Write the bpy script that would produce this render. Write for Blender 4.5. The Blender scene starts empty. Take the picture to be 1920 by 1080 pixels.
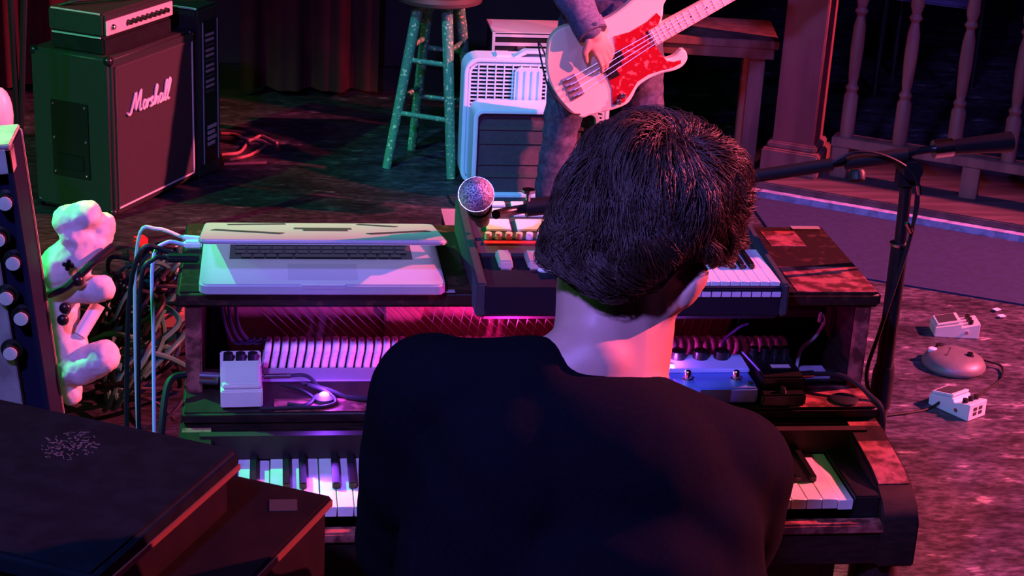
import bpy, bmesh, math, random
import numpy as np
from mathutils import Vector, Matrix, noise
random.seed(4)
rnd = random.Random(11)
PI = math.pi
V = Vector
sc = bpy.context.scene
COL = sc.collection
# ------------------------------------------------------------------ camera
CAM = V((-.8397, -2.1546, 1.8703)); YAW, PIT, ROL, FPX = .1465, .3683, .0545, 3239.
_F = V((math.sin(YAW)*math.cos(PIT), math.cos(YAW)*math.cos(PIT), -math.sin(PIT)))
_r = V((math.cos(YAW), -math.sin(YAW), 0)); _u = _r.cross(_F)
_R = math.cos(ROL)*_r + math.sin(ROL)*_u; _U = -math.sin(ROL)*_r + math.cos(ROL)*_u
cd = bpy.data.cameras.new('camera'); cam = bpy.data.objects.new('camera', cd); COL.objects.link(cam)
cam.matrix_world = Matrix(((_R.x, _U.x, -_F.x, CAM.x), (_R.y, _U.y, -_F.y, CAM.y), (_R.z, _U.z, -_F.z, CAM.z), (0, 0, 0, 1)))
cd.sensor_width = 36; cd.lens = FPX*36/1920; cd.clip_start = .05
sc.camera = cam
# ------------------------------------------------------------------ world, stage lights, exposure
sc.view_settings.view_transform = 'Standard'; sc.view_settings.look = 'None'
sc.view_settings.exposure = 0; sc.view_settings.gamma = 1; sc.view_settings.use_curve_mapping = False
w = bpy.data.worlds.new('dark_club'); sc.world = w; w.use_nodes = True
w.node_tree.nodes['Background'].inputs[0].default_value = (.30, .14, .62, 1)
w.node_tree.nodes['Background'].inputs[1].default_value = .014
def light(name, kind, loc, target, energy, color, size=.1, cone=None, blend=.4):
    l = bpy.data.lights.new(name, kind); l.energy = energy; l.color = color
    if kind == 'AREA': l.shape = 'DISK'; l.size = size
    else: l.shadow_soft_size = size
    if kind == 'SPOT': l.spot_size = math.radians(cone); l.spot_blend = blend
    o = bpy.data.objects.new(name, l); COL.objects.link(o); o.location = loc
    o.rotation_euler = (V(target)-V(loc)).to_track_quat('-Z', 'Y').to_euler()
    return o
light('pink_spot', 'SPOT', (5.2, 1.4, 3.6), (-.1, 1.5, .4), 6600, (1, .11, .20), .05, 56, .5)
light('pink_spot_on_bassist', 'SPOT', (2.3, .9, 2.6), (.42, 3.1, .7), 1350, (1, .10, .16), .04, 17, .8)
light('green_spot', 'SPOT', (-3.7, 2.6, 3.7), (-1.27, .98, .76), 2000, (.04, 1, .24), .04, 23, .6)
light('green_spot_amps', 'SPOT', (-4.0, .6, 3.2), (-1.75, 3.2, .35), 620, (.05, 1, .24), .04, 24, .7)
light('green_wash', 'SPOT', (-4.3, -.3, 3.0), (.2, 1.2, .5), 110, (.05, 1, .30), .06, 44, .8)
light('green_spot_back', 'SPOT', (-3.2, 1.2, 3.4), (-.3, 3.9, .3), 110, (.05, .9, .4), .05, 22, .8)
light('violet_wash', 'SPOT', (-1.9, -2.4, 3.6), (-.2, 1.0, .6), 800, (.24, .18, 1), .14, 66, .9)
light('blue_wash_back', 'SPOT', (1.2, -1.0, 3.9), (1.5, 3.4, .1), 260, (.30, .16, 1), .2, 44, .9)
light('white_back_spot', 'SPOT', (-1.6, .9, 3.8), (-.16, 3.65, .28), 800, (.12, .50, 1), .05, 13, .7)
light('red_curtain_spot', 'SPOT', (-2.2, 2.6, 3.4), (-2.2, 5.0, .8), 70, (1, .02, .05), .1, 60, .9)
# ------------------------------------------------------------------ pixel -> point on a world plane
def ray(px, py): return _F + _R*((px-960)/FPX) + _U*((540-py)/FPX)
def on(px, py, ax, val):
    d = ray(px, py); i = 'xyz'.index(ax); t = (val-CAM[i])/d[i]; return CAM + d*t
def onz(px, py, z=0): return on(px, py, 'z', z)
def ony(px, py, y): return on(px, py, 'y', y)
# ------------------------------------------------------------------ materials
MATS = {}
def mat(name, col, rough=.6, metal=0, var=0, scale=20, col2=None, bump=0, emit=None, es=0, stretch=None, lo=.4, hi=.6, detail=4):
    if name in MATS: return MATS[name]
    m = bpy.data.materials.new(name); m.use_nodes = True; nt = m.node_tree; b = nt.nodes['Principled BSDF']
    b.inputs['Base Color'].default_value = (*col, 1); b.inputs['Roughness'].default_value = rough; b.inputs['Metallic'].default_value = metal
    tc = nt.nodes.new('ShaderNodeTexCoord'); mp = nt.nodes.new('ShaderNodeMapping'); nt.links.new(tc.outputs['Object'], mp.inputs[0])
    if stretch: mp.inputs['Scale'].default_value = stretch
    n = nt.nodes.new('ShaderNodeTexNoise'); n.inputs['Scale'].default_value = scale; n.inputs['Detail'].default_value = detail; nt.links.new(mp.outputs[0], n.inputs[0])
    if col2 is None: col2 = tuple(c*(1-var) for c in col)
    r = nt.nodes.new('ShaderNodeValToRGB'); r.color_ramp.elements[0].position = lo; r.color_ramp.elements[1].position = hi
    r.color_ramp.elements[0].color = (*col, 1); r.color_ramp.elements[1].color = (*col2, 1)
    nt.links.new(n.outputs[0], r.inputs[0])
    if var or col2 != col: nt.links.new(r.outputs[0], b.inputs['Base Color'])
    if bump:
        bp = nt.nodes.new('ShaderNodeBump'); bp.inputs['Strength'].default_value = bump; bp.inputs['Distance'].default_value = .002
        nt.links.new(n.outputs[0], bp.inputs['Height']); nt.links.new(bp.outputs[0], b.inputs['Normal'])
    if emit: b.inputs['Emission Color'].default_value = (*emit, 1); b.inputs['Emission Strength'].default_value = es
    MATS[name] = m; return m
black = mat('black_paint', (.012, .012, .014), .45, var=.3)
blackmetal = mat('black_metal', (.015, .015, .018), .28, .3)
rubber = mat('black_rubber', (.012, .012, .013), .5)
chrome = mat('chrome', (.8, .8, .8), .2, 1)
piano = mat('dark_stained_wood', (.012, .006, .005), .5, col2=(.026, .011, .008), scale=30, stretch=(1, .25, 4), bump=.1)
pianoin = mat('piano_inner_wood', (.03, .014, .01), .55, var=.3)
wornwood = mat('worn_varnished_wood', (.09, .022, .018), .45, col2=(.36, .10, .08), scale=46, lo=.42, hi=.6, detail=8, bump=.3)
darktop = mat('dark_worn_lid', (.022, .010, .007), .5, col2=(.09, .035, .020), scale=60, lo=.55, hi=.75, detail=8, bump=.2)
ivory = mat('ivory', (.80, .76, .70), .3, var=.08, scale=40)
ebony = mat('ebony', (.01, .01, .01), .3)
felt = mat('hammer_felt', (.78, .72, .70), .9, var=.25, scale=90)
iron = mat('gilded_iron_plate', (.55, .26, .16), .5, 0, col2=(.42, .18, .11), scale=12)
steel = mat('string_steel', (.75, .70, .66), .35, .8)
alu = mat('aluminium', (.62, .63, .66), .38, .35, var=.04)
alud = mat('darker_aluminium', (.50, .51, .54), .45, .3)  # slightly darker and duller aluminium for the trackpad
white = mat('white_plastic', (.82, .82, .80), .4, var=.05)
offwhite = mat('cream_paint', (.75, .70, .60), .4, var=.06)
greypl = mat('grey_plastic', (.32, .32, .34), .5)
darkgrey = mat('dark_grey', (.05, .05, .055), .55)
tape = mat('dark_tape', (.03, .03, .035), .6)
floorm = None
skin = mat('skin', (.52, .30, .24), .5, var=.08, scale=30)
hairm = mat('dark_brown_hair', (.030, .016, .012), .46, col2=(.055, .030, .022), scale=60)
tshirt = mat('black_cotton', (.0035, .0045, .008), .9, var=.2, scale=200)
denim = mat('denim', (.07, .10, .17), .85, col2=(.11, .15, .24), scale=120)
jeansm = mat('dark_jeans', (.05, .055, .09), .9, col2=(.08, .09, .14), scale=60)
wood_pale = mat('pale_wood', (.26, .12, .10), .6, col2=(.16, .07, .06), scale=18, stretch=(1, 1, .15), bump=.1)
postm = mat('post_wood', (.27, .09, .08), .6, col2=(.19, .06, .055), scale=10, stretch=(1, 1, .2), bump=.1)
greenp = mat('green_speckled_paint', (.05, .22, .12), .5, col2=(.55, .6, .3), scale=95, lo=.585, hi=.63)
bluep = mat('blue_enamel', (.12, .26, .72), .35)
redpl = mat('red_plastic', (.75, .03, .03), .4)
plush = mat('white_plush', (.86, .78, .72), .95, col2=(.70, .60, .54), scale=26, bump=.6)
def spec(m, v): m.node_tree.nodes['Principled BSDF'].inputs['Specular IOR Level'].default_value = v
spec(tshirt, .04); spec(darktop, .25); spec(piano, .3); spec(black, .25); spec(rubber, .3); spec(plush, .1); spec(denim, .2); spec(jeansm, .1)
# ------------------------------------------------------------------ mesh builder
WM = {}
class MB:
    def __init__(s): s.v = []; s.f = []
    def add(s, vs, fs):
        n = len(s.v); s.v += [V(v) for v in vs]; s.f += [tuple(i+n for i in f) for f in fs]; return s
    def box(s, c, d, rot=None):
        x, y, z = (k/2 for k in d); vs = [V((i*x, j*y, k*z)) for i in (-1, 1) for j in (-1, 1) for k in (-1, 1)]
        if rot is not None: vs = [rot @ v for v in vs]
        c = V(c)
        return s.add([v+c for v in vs], [(0, 1, 3, 2), (4, 6, 7, 5), (0, 4, 5, 1), (2, 3, 7, 6), (0, 2, 6, 4), (1, 5, 7, 3)])
    def bb(s, a, b):   # box by two corners
        a, b = V(a), V(b); return s.box((a+b)/2, [abs(k) for k in (b-a)])
    def tube(s, pts, r, n=8, cap=True):
        pts = [V(p) for p in pts]; m = len(pts); rs = r if isinstance(r, (list, tuple)) else [r]*m
        t0 = (pts[1]-pts[0]).normalized(); a = t0.orthogonal().normalized(); vs = []
        for i, p in enumerate(pts):
            t = (pts[min(i+1, m-1)]-pts[max(i-1, 0)]).normalized()
            a = (a-t*a.dot(t));  a = a.normalized() if a.length > 1e-6 else t.orthogonal().normalized()
            b = t.cross(a)
            vs += [p+(a*math.cos(2*PI*k/n)+b*math.sin(2*PI*k/n))*rs[i] for k in range(n)]
        fs = [(i*n+k, i*n+(k+1) % n, (i+1)*n+(k+1) % n, (i+1)*n+k) for i in range(m-1) for k in range(n)]
        if cap: fs += [tuple(range(n-1, -1, -1)), tuple(range((m-1)*n, m*n))]
        return s.add(vs, fs)
    def lathe(s, prof, c, axis=(0, 0, 1), n=20):   # prof: (r, h)
        ax = V(axis).normalized(); c = V(c)
        pts = [c+ax*h for _, h in prof]; a = ax.orthogonal().normalized(); b = ax.cross(a); vs = []
        for (r, h), p in zip(prof, pts): vs += [p+(a*math.cos(2*PI*k/n)+b*math.sin(2*PI*k/n))*r for k in range(n)]
        m = len(prof)
        fs = [(i*n+k, i*n+(k+1) % n, (i+1)*n+(k+1) % n, (i+1)*n+k) for i in range(m-1) for k in range(n)]
        fs += [tuple(range(n-1, -1, -1)), tuple(range((m-1)*n, m*n))]
        return s.add(vs, fs)
    def ell(s, c, r, rot=None, n=16, m=10):
        r = (r, r, r) if isinstance(r, (int, float)) else r; c = V(c); vs = []
        for i in range(m+1):
            t = PI*i/m
            for k in range(n):
                v = V((r[0]*math.sin(t)*math.cos(2*PI*k/n), r[1]*math.sin(t)*math.sin(2*PI*k/n), r[2]*math.cos(t)))
                vs.append(c+(rot @ v if rot is not None else v))
        fs = [(i*n+k, (i+1)*n+k, (i+1)*n+(k+1) % n, i*n+(k+1) % n) for i in range(m) for k in range(n)]
        return s.add(vs, fs)
    def prism(s, poly, off):
        n = len(poly); off = V(off); poly = [V(p) for p in poly]
        return s.add(poly+[p+off for p in poly], [tuple(range(n-1, -1, -1)), tuple(range(n, 2*n))]+[(i, (i+1) % n, n+(i+1) % n, n+i) for i in range(n)])
    def caps(s, p0, p1, r0, r1, n=14):   # tapered capsule
        p0, p1 = V(p0), V(p1); s.ell(p0, r0, n=n, m=8); s.ell(p1, r1, n=n, m=8); return s.tube([p0, p1], [r0, r1], n)
    def build(s, name, m, parent=None, world=True, bev=0, seg=2, smooth=40, weld=True):
        me = bpy.data.meshes.new(name); vs = s.v
        if parent is not None and world:
            inv = WM[parent.name].inverted(); vs = [inv @ v for v in vs]
        me.from_pydata([tuple(v) for v in vs], [], s.f)
        b = bmesh.new(); b.from_mesh(me)
        if weld: bmesh.ops.remove_doubles(b, verts=b.verts, dist=1e-6)
        bmesh.ops.recalc_face_normals(b, faces=b.faces)
        if bev:
            es = [e for e in b.edges if len(e.link_faces) == 2 and e.calc_face_angle(0) > .5]
            bmesh.ops.bevel(b, geom=es, offset=bev, segments=seg, affect='EDGES', clamp_overlap=True)
        b.to_mesh(me); b.free()
        return link(name, me, m, parent, smooth)
def link(name, me, m, parent=None, smooth=40):
    if smooth and len(me.polygons):
        me.shade_smooth()
        try: me.set_sharp_from_angle(angle=math.radians(smooth))
        except Exception: pass
    if not me.materials: me.materials.append(m)
    o = bpy.data.objects.new(name, me); COL.objects.link(o)
    if parent is not None: o.parent = parent
    WM[o.name] = WM[parent.name] if parent is not None else Matrix.Identity(4)
    return o
def tag(o, label=None, cat=None, group=None, kind=None):
    if label: o['label'] = label
    if cat: o['category'] = cat
    if group: o['group'] = group
    if kind: o['kind'] = kind
    return o
def thing(name, label, cat, loc=(0, 0, 0), rz=0, group=None, mx=None):
    o = bpy.data.objects.new(name, None); COL.objects.link(o); o.empty_display_size = .05
    M = mx if mx is not None else Matrix.Translation(V(loc)) @ Matrix.Rotation(rz, 4, 'Z')
    o.matrix_world = M; WM[o.name] = M.copy()
    return tag(o, label, cat, group)
def P(root, *a): return WM[root.name] @ V(a)     # local -> world
def dup_parts(src, dst):
    for ch in [c for c in COL.objects if c.parent == src]:
        c = ch.copy(); COL.objects.link(c); c.parent = dst; WM[c.name] = WM[dst.name]; dup_parts(ch, c)
def blob(name, m, parent, mb, voxel=.01, sm=4, disp=None, smooth=180):
    me = bpy.data.meshes.new(name)
    me.from_pydata([tuple(v) for v in mb.v], [], mb.f)
    b = bmesh.new(); b.from_mesh(me); bmesh.ops.remove_doubles(b, verts=b.verts, dist=1e-6); bmesh.ops.recalc_face_normals(b, faces=b.faces); b.to_mesh(me); b.free()
    t = bpy.data.objects.new('tmp', me); COL.objects.link(t)
    r = t.modifiers.new('r', 'REMESH'); r.mode = 'VOXEL'; r.voxel_size = voxel
    if sm: k = t.modifiers.new('s', 'SMOOTH'); k.factor = .5; k.iterations = sm
    dg = bpy.context.evaluated_depsgraph_get(); me2 = bpy.data.meshes.new_from_object(t.evaluated_get(dg), depsgraph=dg)
    bpy.data.objects.remove(t); me2.name = name
    if disp:
        ns = [v.normal.copy() for v in me2.vertices]
        for v, nn in zip(me2.vertices, ns): v.co += nn*disp(v.co)
    if parent is not None: me2.transform(WM[parent.name].inverted())
    me2.materials.clear()
    return link(name, me2, m, parent, smooth)
def spline(pts, k=6):   # Catmull-Rom
    pts = [V(p) for p in pts]; q = [pts[0]*2-pts[1]]+pts+[pts[-1]*2-pts[-2]]; out = []
    for i in range(1, len(q)-2):
        a, b, c, d = q[i-1:i+3]
        for j in range(k):
            t = j/k; out.append(.5*((2*b)+(c-a)*t+(2*a-5*b+4*c-d)*t*t+(3*b-a-3*c+d)*t**3))
    return out+[pts[-1]]
def cable(name, pts, r, m, label, group=None, parent=None, cat='cable'):
    o = MB().tube(spline(pts), r, 7).build(name, m, parent)
    if parent is None: tag(o, label, cat, group)
    return o
def rounded(w_, h_, r, n=5, cx=0, cy=0):
    out = []
    for sx, sy, a0 in ((1, 1, 0), (-1, 1, 90), (-1, -1, 180), (1, -1, 270)):
        for k in range(n+1):
            a = math.radians(a0+90*k/n); out.append((cx+sx*(w_/2-r)+r*math.cos(a), cy+sy*(h_/2-r)+r*math.sin(a)))
    return out
def ring_frame(mb, outer, inner, z0, z1, T):    # frame between two outlines of equal count; T maps (u,v,w)->point
    n = len(outer); vs = [T(u, v, z) for z in (z0, z1) for (u, v) in outer]+[T(u, v, z) for z in (z0, z1) for (u, v) in inner]
    fs = []
    for i in range(n):
        j = (i+1) % n
        fs += [(i, j, n+j, n+i), (2*n+i, 3*n+i, 3*n+j, 2*n+j), (i, 2*n+i, 2*n+j, j), (n+i, n+j, 3*n+j, 3*n+i)]
    mb.add(vs, fs)
# ------------------------------------------------------------------ the room
def floor_material():
    m = bpy.data.materials.new('worn_stage_floor'); m.use_nodes = True; nt = m.node_tree; b = nt.nodes['Principled BSDF']
    N = lambda t: nt.nodes.new(t); L = nt.links.new
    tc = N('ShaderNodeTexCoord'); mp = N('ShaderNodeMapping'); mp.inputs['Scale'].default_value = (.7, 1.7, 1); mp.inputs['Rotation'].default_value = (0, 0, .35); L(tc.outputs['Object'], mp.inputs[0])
    def nz(s, d, a, c, lo, hi):
        n = N('ShaderNodeTexNoise'); n.inputs['Scale'].default_value = s; n.inputs['Detail'].default_value = d; n.inputs['Roughness'].default_value = .65; L(mp.outputs[0], n.inputs[0])
        r = N('ShaderNodeValToRGB'); r.color_ramp.elements[0].position = lo; r.color_ramp.elements[1].position = hi
        r.color_ramp.elements[0].color = (*a, 1); r.color_ramp.elements[1].color = (*c, 1); L(n.outputs[0], r.inputs[0]); return n, r
    n1, r1 = nz(5.5, 8, (.016, .014, .020), (.088, .080, .105), .36, .68)
    n2, r2 = nz(38, 8, (.45, .45, .45), (1.9, 1.8, 1.9), .42, .66)
    n3, r3 = nz(11, 3, (0, 0, 0), (.20, .17, .17), .63, .70)
    mx = N('ShaderNodeMix'); mx.data_type = 'RGBA'; mx.blend_type = 'MULTIPLY'; mx.inputs[0].default_value = 1; L(r1.outputs[0], mx.inputs[6]); L(r2.outputs[0], mx.inputs[7])
    ad = N('ShaderNodeMix'); ad.data_type = 'RGBA'; ad.blend_type = 'ADD'; ad.inputs[0].default_value = 1; L(mx.outputs[2], ad.inputs[6]); L(r3.outputs[0], ad.inputs[7])
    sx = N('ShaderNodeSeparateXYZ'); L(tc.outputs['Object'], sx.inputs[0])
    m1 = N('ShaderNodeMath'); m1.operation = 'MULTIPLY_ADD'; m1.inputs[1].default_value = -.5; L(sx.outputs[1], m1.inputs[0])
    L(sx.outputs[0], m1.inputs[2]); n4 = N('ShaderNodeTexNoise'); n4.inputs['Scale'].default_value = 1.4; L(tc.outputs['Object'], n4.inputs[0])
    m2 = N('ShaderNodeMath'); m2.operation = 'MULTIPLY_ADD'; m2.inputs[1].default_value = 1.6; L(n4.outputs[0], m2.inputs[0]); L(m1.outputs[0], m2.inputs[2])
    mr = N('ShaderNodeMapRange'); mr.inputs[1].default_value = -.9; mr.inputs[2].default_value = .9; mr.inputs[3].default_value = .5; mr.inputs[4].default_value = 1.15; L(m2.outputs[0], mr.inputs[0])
    mw = N('ShaderNodeMix'); mw.data_type = 'RGBA'; mw.blend_type = 'MULTIPLY'; mw.inputs[0].default_value = 1; L(ad.outputs[2], mw.inputs[6]); L(mr.outputs[0], mw.inputs[7])   # pink spot falloff put into the colour: lighter front-right, darker left and back
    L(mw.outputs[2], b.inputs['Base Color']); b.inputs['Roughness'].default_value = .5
    bp = N('ShaderNodeBump'); bp.inputs['Strength'].default_value = .25; bp.inputs['Distance'].default_value = .003; L(n2.outputs[0], bp.inputs['Height']); L(bp.outputs[0], b.inputs['Normal'])
    return m
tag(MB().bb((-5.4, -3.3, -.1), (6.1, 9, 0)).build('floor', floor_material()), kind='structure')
wallm = mat('dark_wall_paint', (.018, .010, .012), .8, var=.3, scale=3)
tag(MB().bb((-5.4, 4.95, 0), (.75, 5.05, 4.8)).build('wall_back', wallm), kind='structure')
tag(MB().bb((.75, 8.9, 0), (6, 9, 4.8)).build('wall_far', wallm), kind='structure')
tag(MB().bb((.70, 5.05, 0), (.80, 8.9, 4.8)).build('wall_return', wallm), kind='structure')
tag(MB().bb((-5.4, -3.2, 0), (-5.3, 5.05, 4.8)).build('wall_left', wallm), kind='structure')
tag(MB().bb((6, -3.2, 0), (6.1, 9, 4.8)).build('wall_right', wallm), kind='structure')
tag(MB().bb((-5.4, -3.3, 0), (6.1, -3.2, 4.8)).build('wall_front', wallm), kind='structure')
tag(MB().bb((-5.4, -3.3, 4.8), (6.1, 9, 4.9)).build('ceiling', black), kind='structure')
tag(MB().bb((-5.3, 4.915, 0), (.75, 4.95, .1)).build('baseboard_back', black), kind='structure')
curtm = mat('dark_red_curtain', (.05, .002, .005), .9, var=.3, scale=8)
def curtain(x0, x1, label):
    mb = MB(); n = int((x1-x0)/.012); vs = []
    for i in range(n+1):
        x = x0+(x1-x0)*i/n; y = 4.80+.035*math.sin(x*34)+.018*math.sin(x*71+1)
        vs += [(x, y, .03), (x, y*.5+2.4+.0, 3.3)]
        vs += [(x, y+.012, .03), (x, y*.5+2.412, 3.3)]
    fs = []
    for i in range(n):
        a = i*4; fs += [(a, a+4, a+5, a+1), (a+2, a+3, a+7, a+6)]
    mb.add(vs, fs); tag(mb.build('curtain', curtm, smooth=60), label, 'curtain')
curtain(-3.2, -1.55, 'dark red pleated curtain behind the left amplifier stack')
curtain(-.98, -.42, 'narrow dark red curtain on the back wall left of the green stool')

# blue mat and curb with railing on the right
matm = mat('dark_blue_carpet', (.010, .024, .085), .9, var=.25, scale=40)
poly = [onz(1395, 368, .0), onz(2150, 500, .0), onz(2150, 612, .0), onz(1613, 523, .0), onz(1490, 500, 0)]
tag(MB().prism(poly, (0, 0, .006)).build('stage_mat', matm), 'dark blue mat on the floor between the piano and the railing', 'mat')
RL = thing('railing', 'reddish wooden railing with turned balusters on the curb at the right', 'railing', (.864, 3.545, 0), math.radians(-30))
def rl(o, px, py, z):
    return WM[o.name].inverted() @ onz(px, py, z)
curb = MB().bb((-.05, .02, 0), (2.6, .62, .05)); curb.v = [WM[RL.name] @ v for v in curb.v]
tag(curb.build('trim_1', mat('purple_brown_boards', (.11, .075, .085), .65, col2=(.06, .04, .05), scale=9, stretch=(.3, 3, 1)), bev=.004), kind='structure')
st = MB().bb((-.06, -.012, 0), (2.6, .03, .024)); st.v = [WM[RL.name] @ v for v in st.v]
tag(st.build('trim_2', mat('pale_edge_strip', (.38, .42, .70), .6, col2=(.22, .24, .42), scale=30)), kind='structure')
def LB(root, a, b):   # local box
    m = MB().bb(a, b); m.v = [WM[root.name] @ v for v in m.v]; return m
by = .25
LB(RL, (.20, by-.035, .165), (2.5, by+.035, .20)).build('bottom_rail', wood_pale, RL, bev=.003)
for k, x in enumerate((.235, .70, 1.2, 1.7)):
    LB(RL, (x-.03, by-.03, .05), (x+.03, by+.03, .165)).build('support_block', wood_pale, RL, bev=.003)
LB(RL, (.20, by-.04, 1.02), (2.5, by+.04, 1.07)).build('top_rail', wood_pale, RL, bev=.004)
prof = [(.026, 0), (.026, .15), (.018, .165), (.024, .18), (.015, .195), (.019, .22), (.024, .32), (.022, .40), (.014, .44), (.024, .455), (.016, .47), (.024, .50), (.018, .60), (.014, .66), (.022, .675), (.016, .69), (.026, .70), (.026, .82)]
for x in (.245, .435, .625, .815, .95, 1.14, 1.33, 1.52, 1.71, 1.90, 2.09, 2.28):
    MB().lathe(prof, P(RL, x, by, .20), n=14).build('baluster', wood_pale, RL)
pc = rl(RL, 1480, 350, .05); px0 = pc.x
print('post local', pc)
PT = thing('post', 'thick square wooden post on a stepped plinth at the end of the railing', 'post', P(RL, .07, .25, .05), math.radians(-30))
LB(PT, (-.075, -.075, 0), (.075, .075, 2.6)).build('shaft', postm, PT, bev=.004)
mb = LB(PT, (-.105, -.105, 0), (.105, .105, .09)); mb.build('plinth', wood_pale, PT, bev=.006)
LB(PT, (-.09, -.09, .09), (.09, .09, .115)).build('moulding', wood_pale, PT, bev=.006)
# wooden ledge table
TB = thing('side_table', 'rough pale wooden ledge table behind the bassist beside the square post', 'table', (.905, 3.86, 0), math.radians(-10))
LB(TB, (-.50, -.06, .475), (.07, .30, .505)).build('table_top', wood_pale, TB, bev=.003)
LB(TB, (-.50, -.05, .435), (.055, -.03, .475)).build('apron', wood_pale, TB, bev=.002)
for x, y in ((0, 0), (-.44, 0), (0, .25), (-.44, .25)):
    LB(TB, (x-.028, y-.028, 0), (x+.028, y+.028, .475)).build('leg', wood_pale, TB, bev=.003)
# chairs in the dark beyond the railing
def chair(loc, rz, label, m):
    c = thing('dining_chair', label, 'chair', loc, rz)
    LB(c, (-.2, -.2, .42), (.2, .2, .46)).build('seat', m, c, bev=.01)
    for x in (-.18, .18):
        MB().tube([P(c, x, -.18, 0), P(c, x, -.18, .42)], .014, 8).build('leg', blackmetal, c)
        MB().tube([P(c, x, .20, 0), P(c, x, .19, .45), P(c, x, .24, .86)], .014, 8).build('leg', blackmetal, c)
    LB(c, (-.19, .205, .60), (.19, .235, .88)).build('backrest', m, c, bev=.01)
chair((2.05, 5.1, 0), 2.6, 'dim blue padded chair standing behind the railing', mat('blue_vinyl', (.12, .13, .30), .6))
chair((3.0, 5.0, 0), 1.9, 'dim green padded chair at the right edge behind the railing', mat('green_vinyl', (.08, .16, .10), .6))

# ------------------------------------------------------------------ piano
PN = thing('upright_piano', 'small worn dark wooden upright piano with its front panel removed', 'piano', (-.44, .25, 0))
XL, XR = -.972, .088
XK = -.893
for x in (XL, XR-.024):
    MB().bb((x, .27, 0), (x+.024, .56, .897)).build('side_panel', piano, PN, bev=.003)
    MB().bb((x, .262, .60), (x+.024, .27, .897)).build('side_edge', wornwood, PN, bev=.002)
MB().bb((XL+.02, .545, .05), (XR-.02, .565, .897)).build('back_panel', pianoin, PN)
MB().bb((XL-.012, .2566, .897), (XR+.012, .572, .9214)).build('top_lid', darktop, PN, bev=.005, seg=3)
tag(MB().bb((-.035, .262, .9212), (XR+.006, .372, .9222)).build('worn_patch', wornwood, PN), 'bare reddish worn patch')
tag(MB().bb((-.02, .47, .9212), (.04, .545, .9222)).build('worn_patch', wornwood, PN), 'bare reddish worn patch at the back')
tag(MB().box((.095-.03, .562, .9225), (.05, .016, .001)).build('tape_strip', greypl, PN), 'grey tape strip')
# shelf (top of the key cover)
MB().bb((XL-.004, .188, .738), (XR+.006, .345, .757)).build('music_shelf', piano, PN, bev=.004, seg=3)
tag(MB().bb((-.05, .192, .7571), (XR-.002, .27, .7579)).build('worn_patch', wornwood, PN), 'bare reddish worn patch on the shelf')
tag(MB().bb((-.84, .192, .7571), (-.60, .236, .7579)).build('worn_patch', wornwood, PN), 'bare reddish worn patch on the left of the shelf')
MB().bb((XL+.024, .18, .71), (XR-.024, .20, .738)).build('fallboard_edge', piano, PN, bev=.003)
MB().bb((XL+.024, .150, .700), (XR-.024, .165, .738)).build('fallboard', pianoin, PN)
MB().bb((XL+.0, -.02, .60), (XR+.0, .27, .655)).build('key_bed', piano, PN, bev=.004)
MB().bb((XK-.045, -.026, .655), (.045, -.004, .672)).build('key_slip', wornwood, PN, bev=.003)
MB().bb((XL+.024, .27, .06), (XR-.024, .285, .60)).build('bottom_panel', piano, PN)
MB().bb((XL+.024, .24, 0), (XR-.024, .29, .06)).build('plinth_rail', piano, PN, bev=.003)
for x0, x1 in ((XL-.006, XK-.035), (.038, XR+.006)):      # arms with sloping rounded fronts
    pr = [(.262, .655), (.262, .738), (.16, .736), (.055, .722), (.02, .712), (-.012, .695), (-.028, .67), (-.028, .60), (.262, .60)]
    MB().prism([(x0, y, z) for y, z in pr], (x1-x0, 0, 0)).build('arm', piano, PN, bev=.003)
    MB().prism([(x0+.004, y, z) for y, z in [(.18, .7375), (.055, .7235), (.02, .7135), (.02, .7125), (.055, .7225), (.18, .7365)]], (x1-x0-.008, 0, 0)).build('arm_cap', wornwood, PN)
for x in (XL+.03, XR-.03):
    MB().lathe([(.03, 0), (.02, .03), (.02, .2), (.034, .42), (.034, .55), (.028, .6)], (x, .02, 0), n=14).build('leg', piano, PN)
for x0, x1 in ((XK-.035, XK-.001), (.001, .038)):
    MB().bb((x0, -.004, .655), (x1, .15, .706)).build('key_block', ebony, PN, bev=.002)
# keys: white key i spans, right end is the top C
wk = MB().bb((.0006, 0, .684), (.0229, .150, .700)); 
first = None
for i in range(38):
    x = -.0235*(i+1)
    if first is None:
        first = MB().add([V(v)-V((0, 0, 0)) for v in wk.v], wk.f).build('white_key', ivory, PN, world=False, bev=.0008, seg=1); k = first
        # mesh is stored relative to the piano root
        first.data.transform(Matrix.Translation(-WM[PN.name].translation))
    else:
        k = first.copy(); COL.objects.link(k)
    k.location = (x, 0, 0 if (i % 9) else -.002); WM[k.name] = WM[PN.name]
bk = MB().prism([(-.0052, .052, .700), (.0052, .052, .700), (.0052, .150, .700), (-.0052, .150, .700)], (0, 0, .011)).build('black_key', ebony, PN, world=False, bev=.0015)
bk.data.transform(Matrix.Translation(-WM[PN.name].translation))
# pattern going left from top C: boundaries between B|A, A|G, G|F, E|D, D|C
notes = 'CBAGFED'
n = 0
for i in range(1, 38):
    pair = (notes[(i-1) % 7], notes[i % 7])   # key i-1 is right of key i
    if pair in (('B', 'A'), ('A', 'G'), ('G', 'F'), ('E', 'D'), ('D', 'C')):
        k = bk if n == 0 else bk.copy()
        if n: COL.objects.link(k)
        k.location = (-.0235*i, 0, 0); WM[k.name] = WM[PN.name]; n += 1
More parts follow.
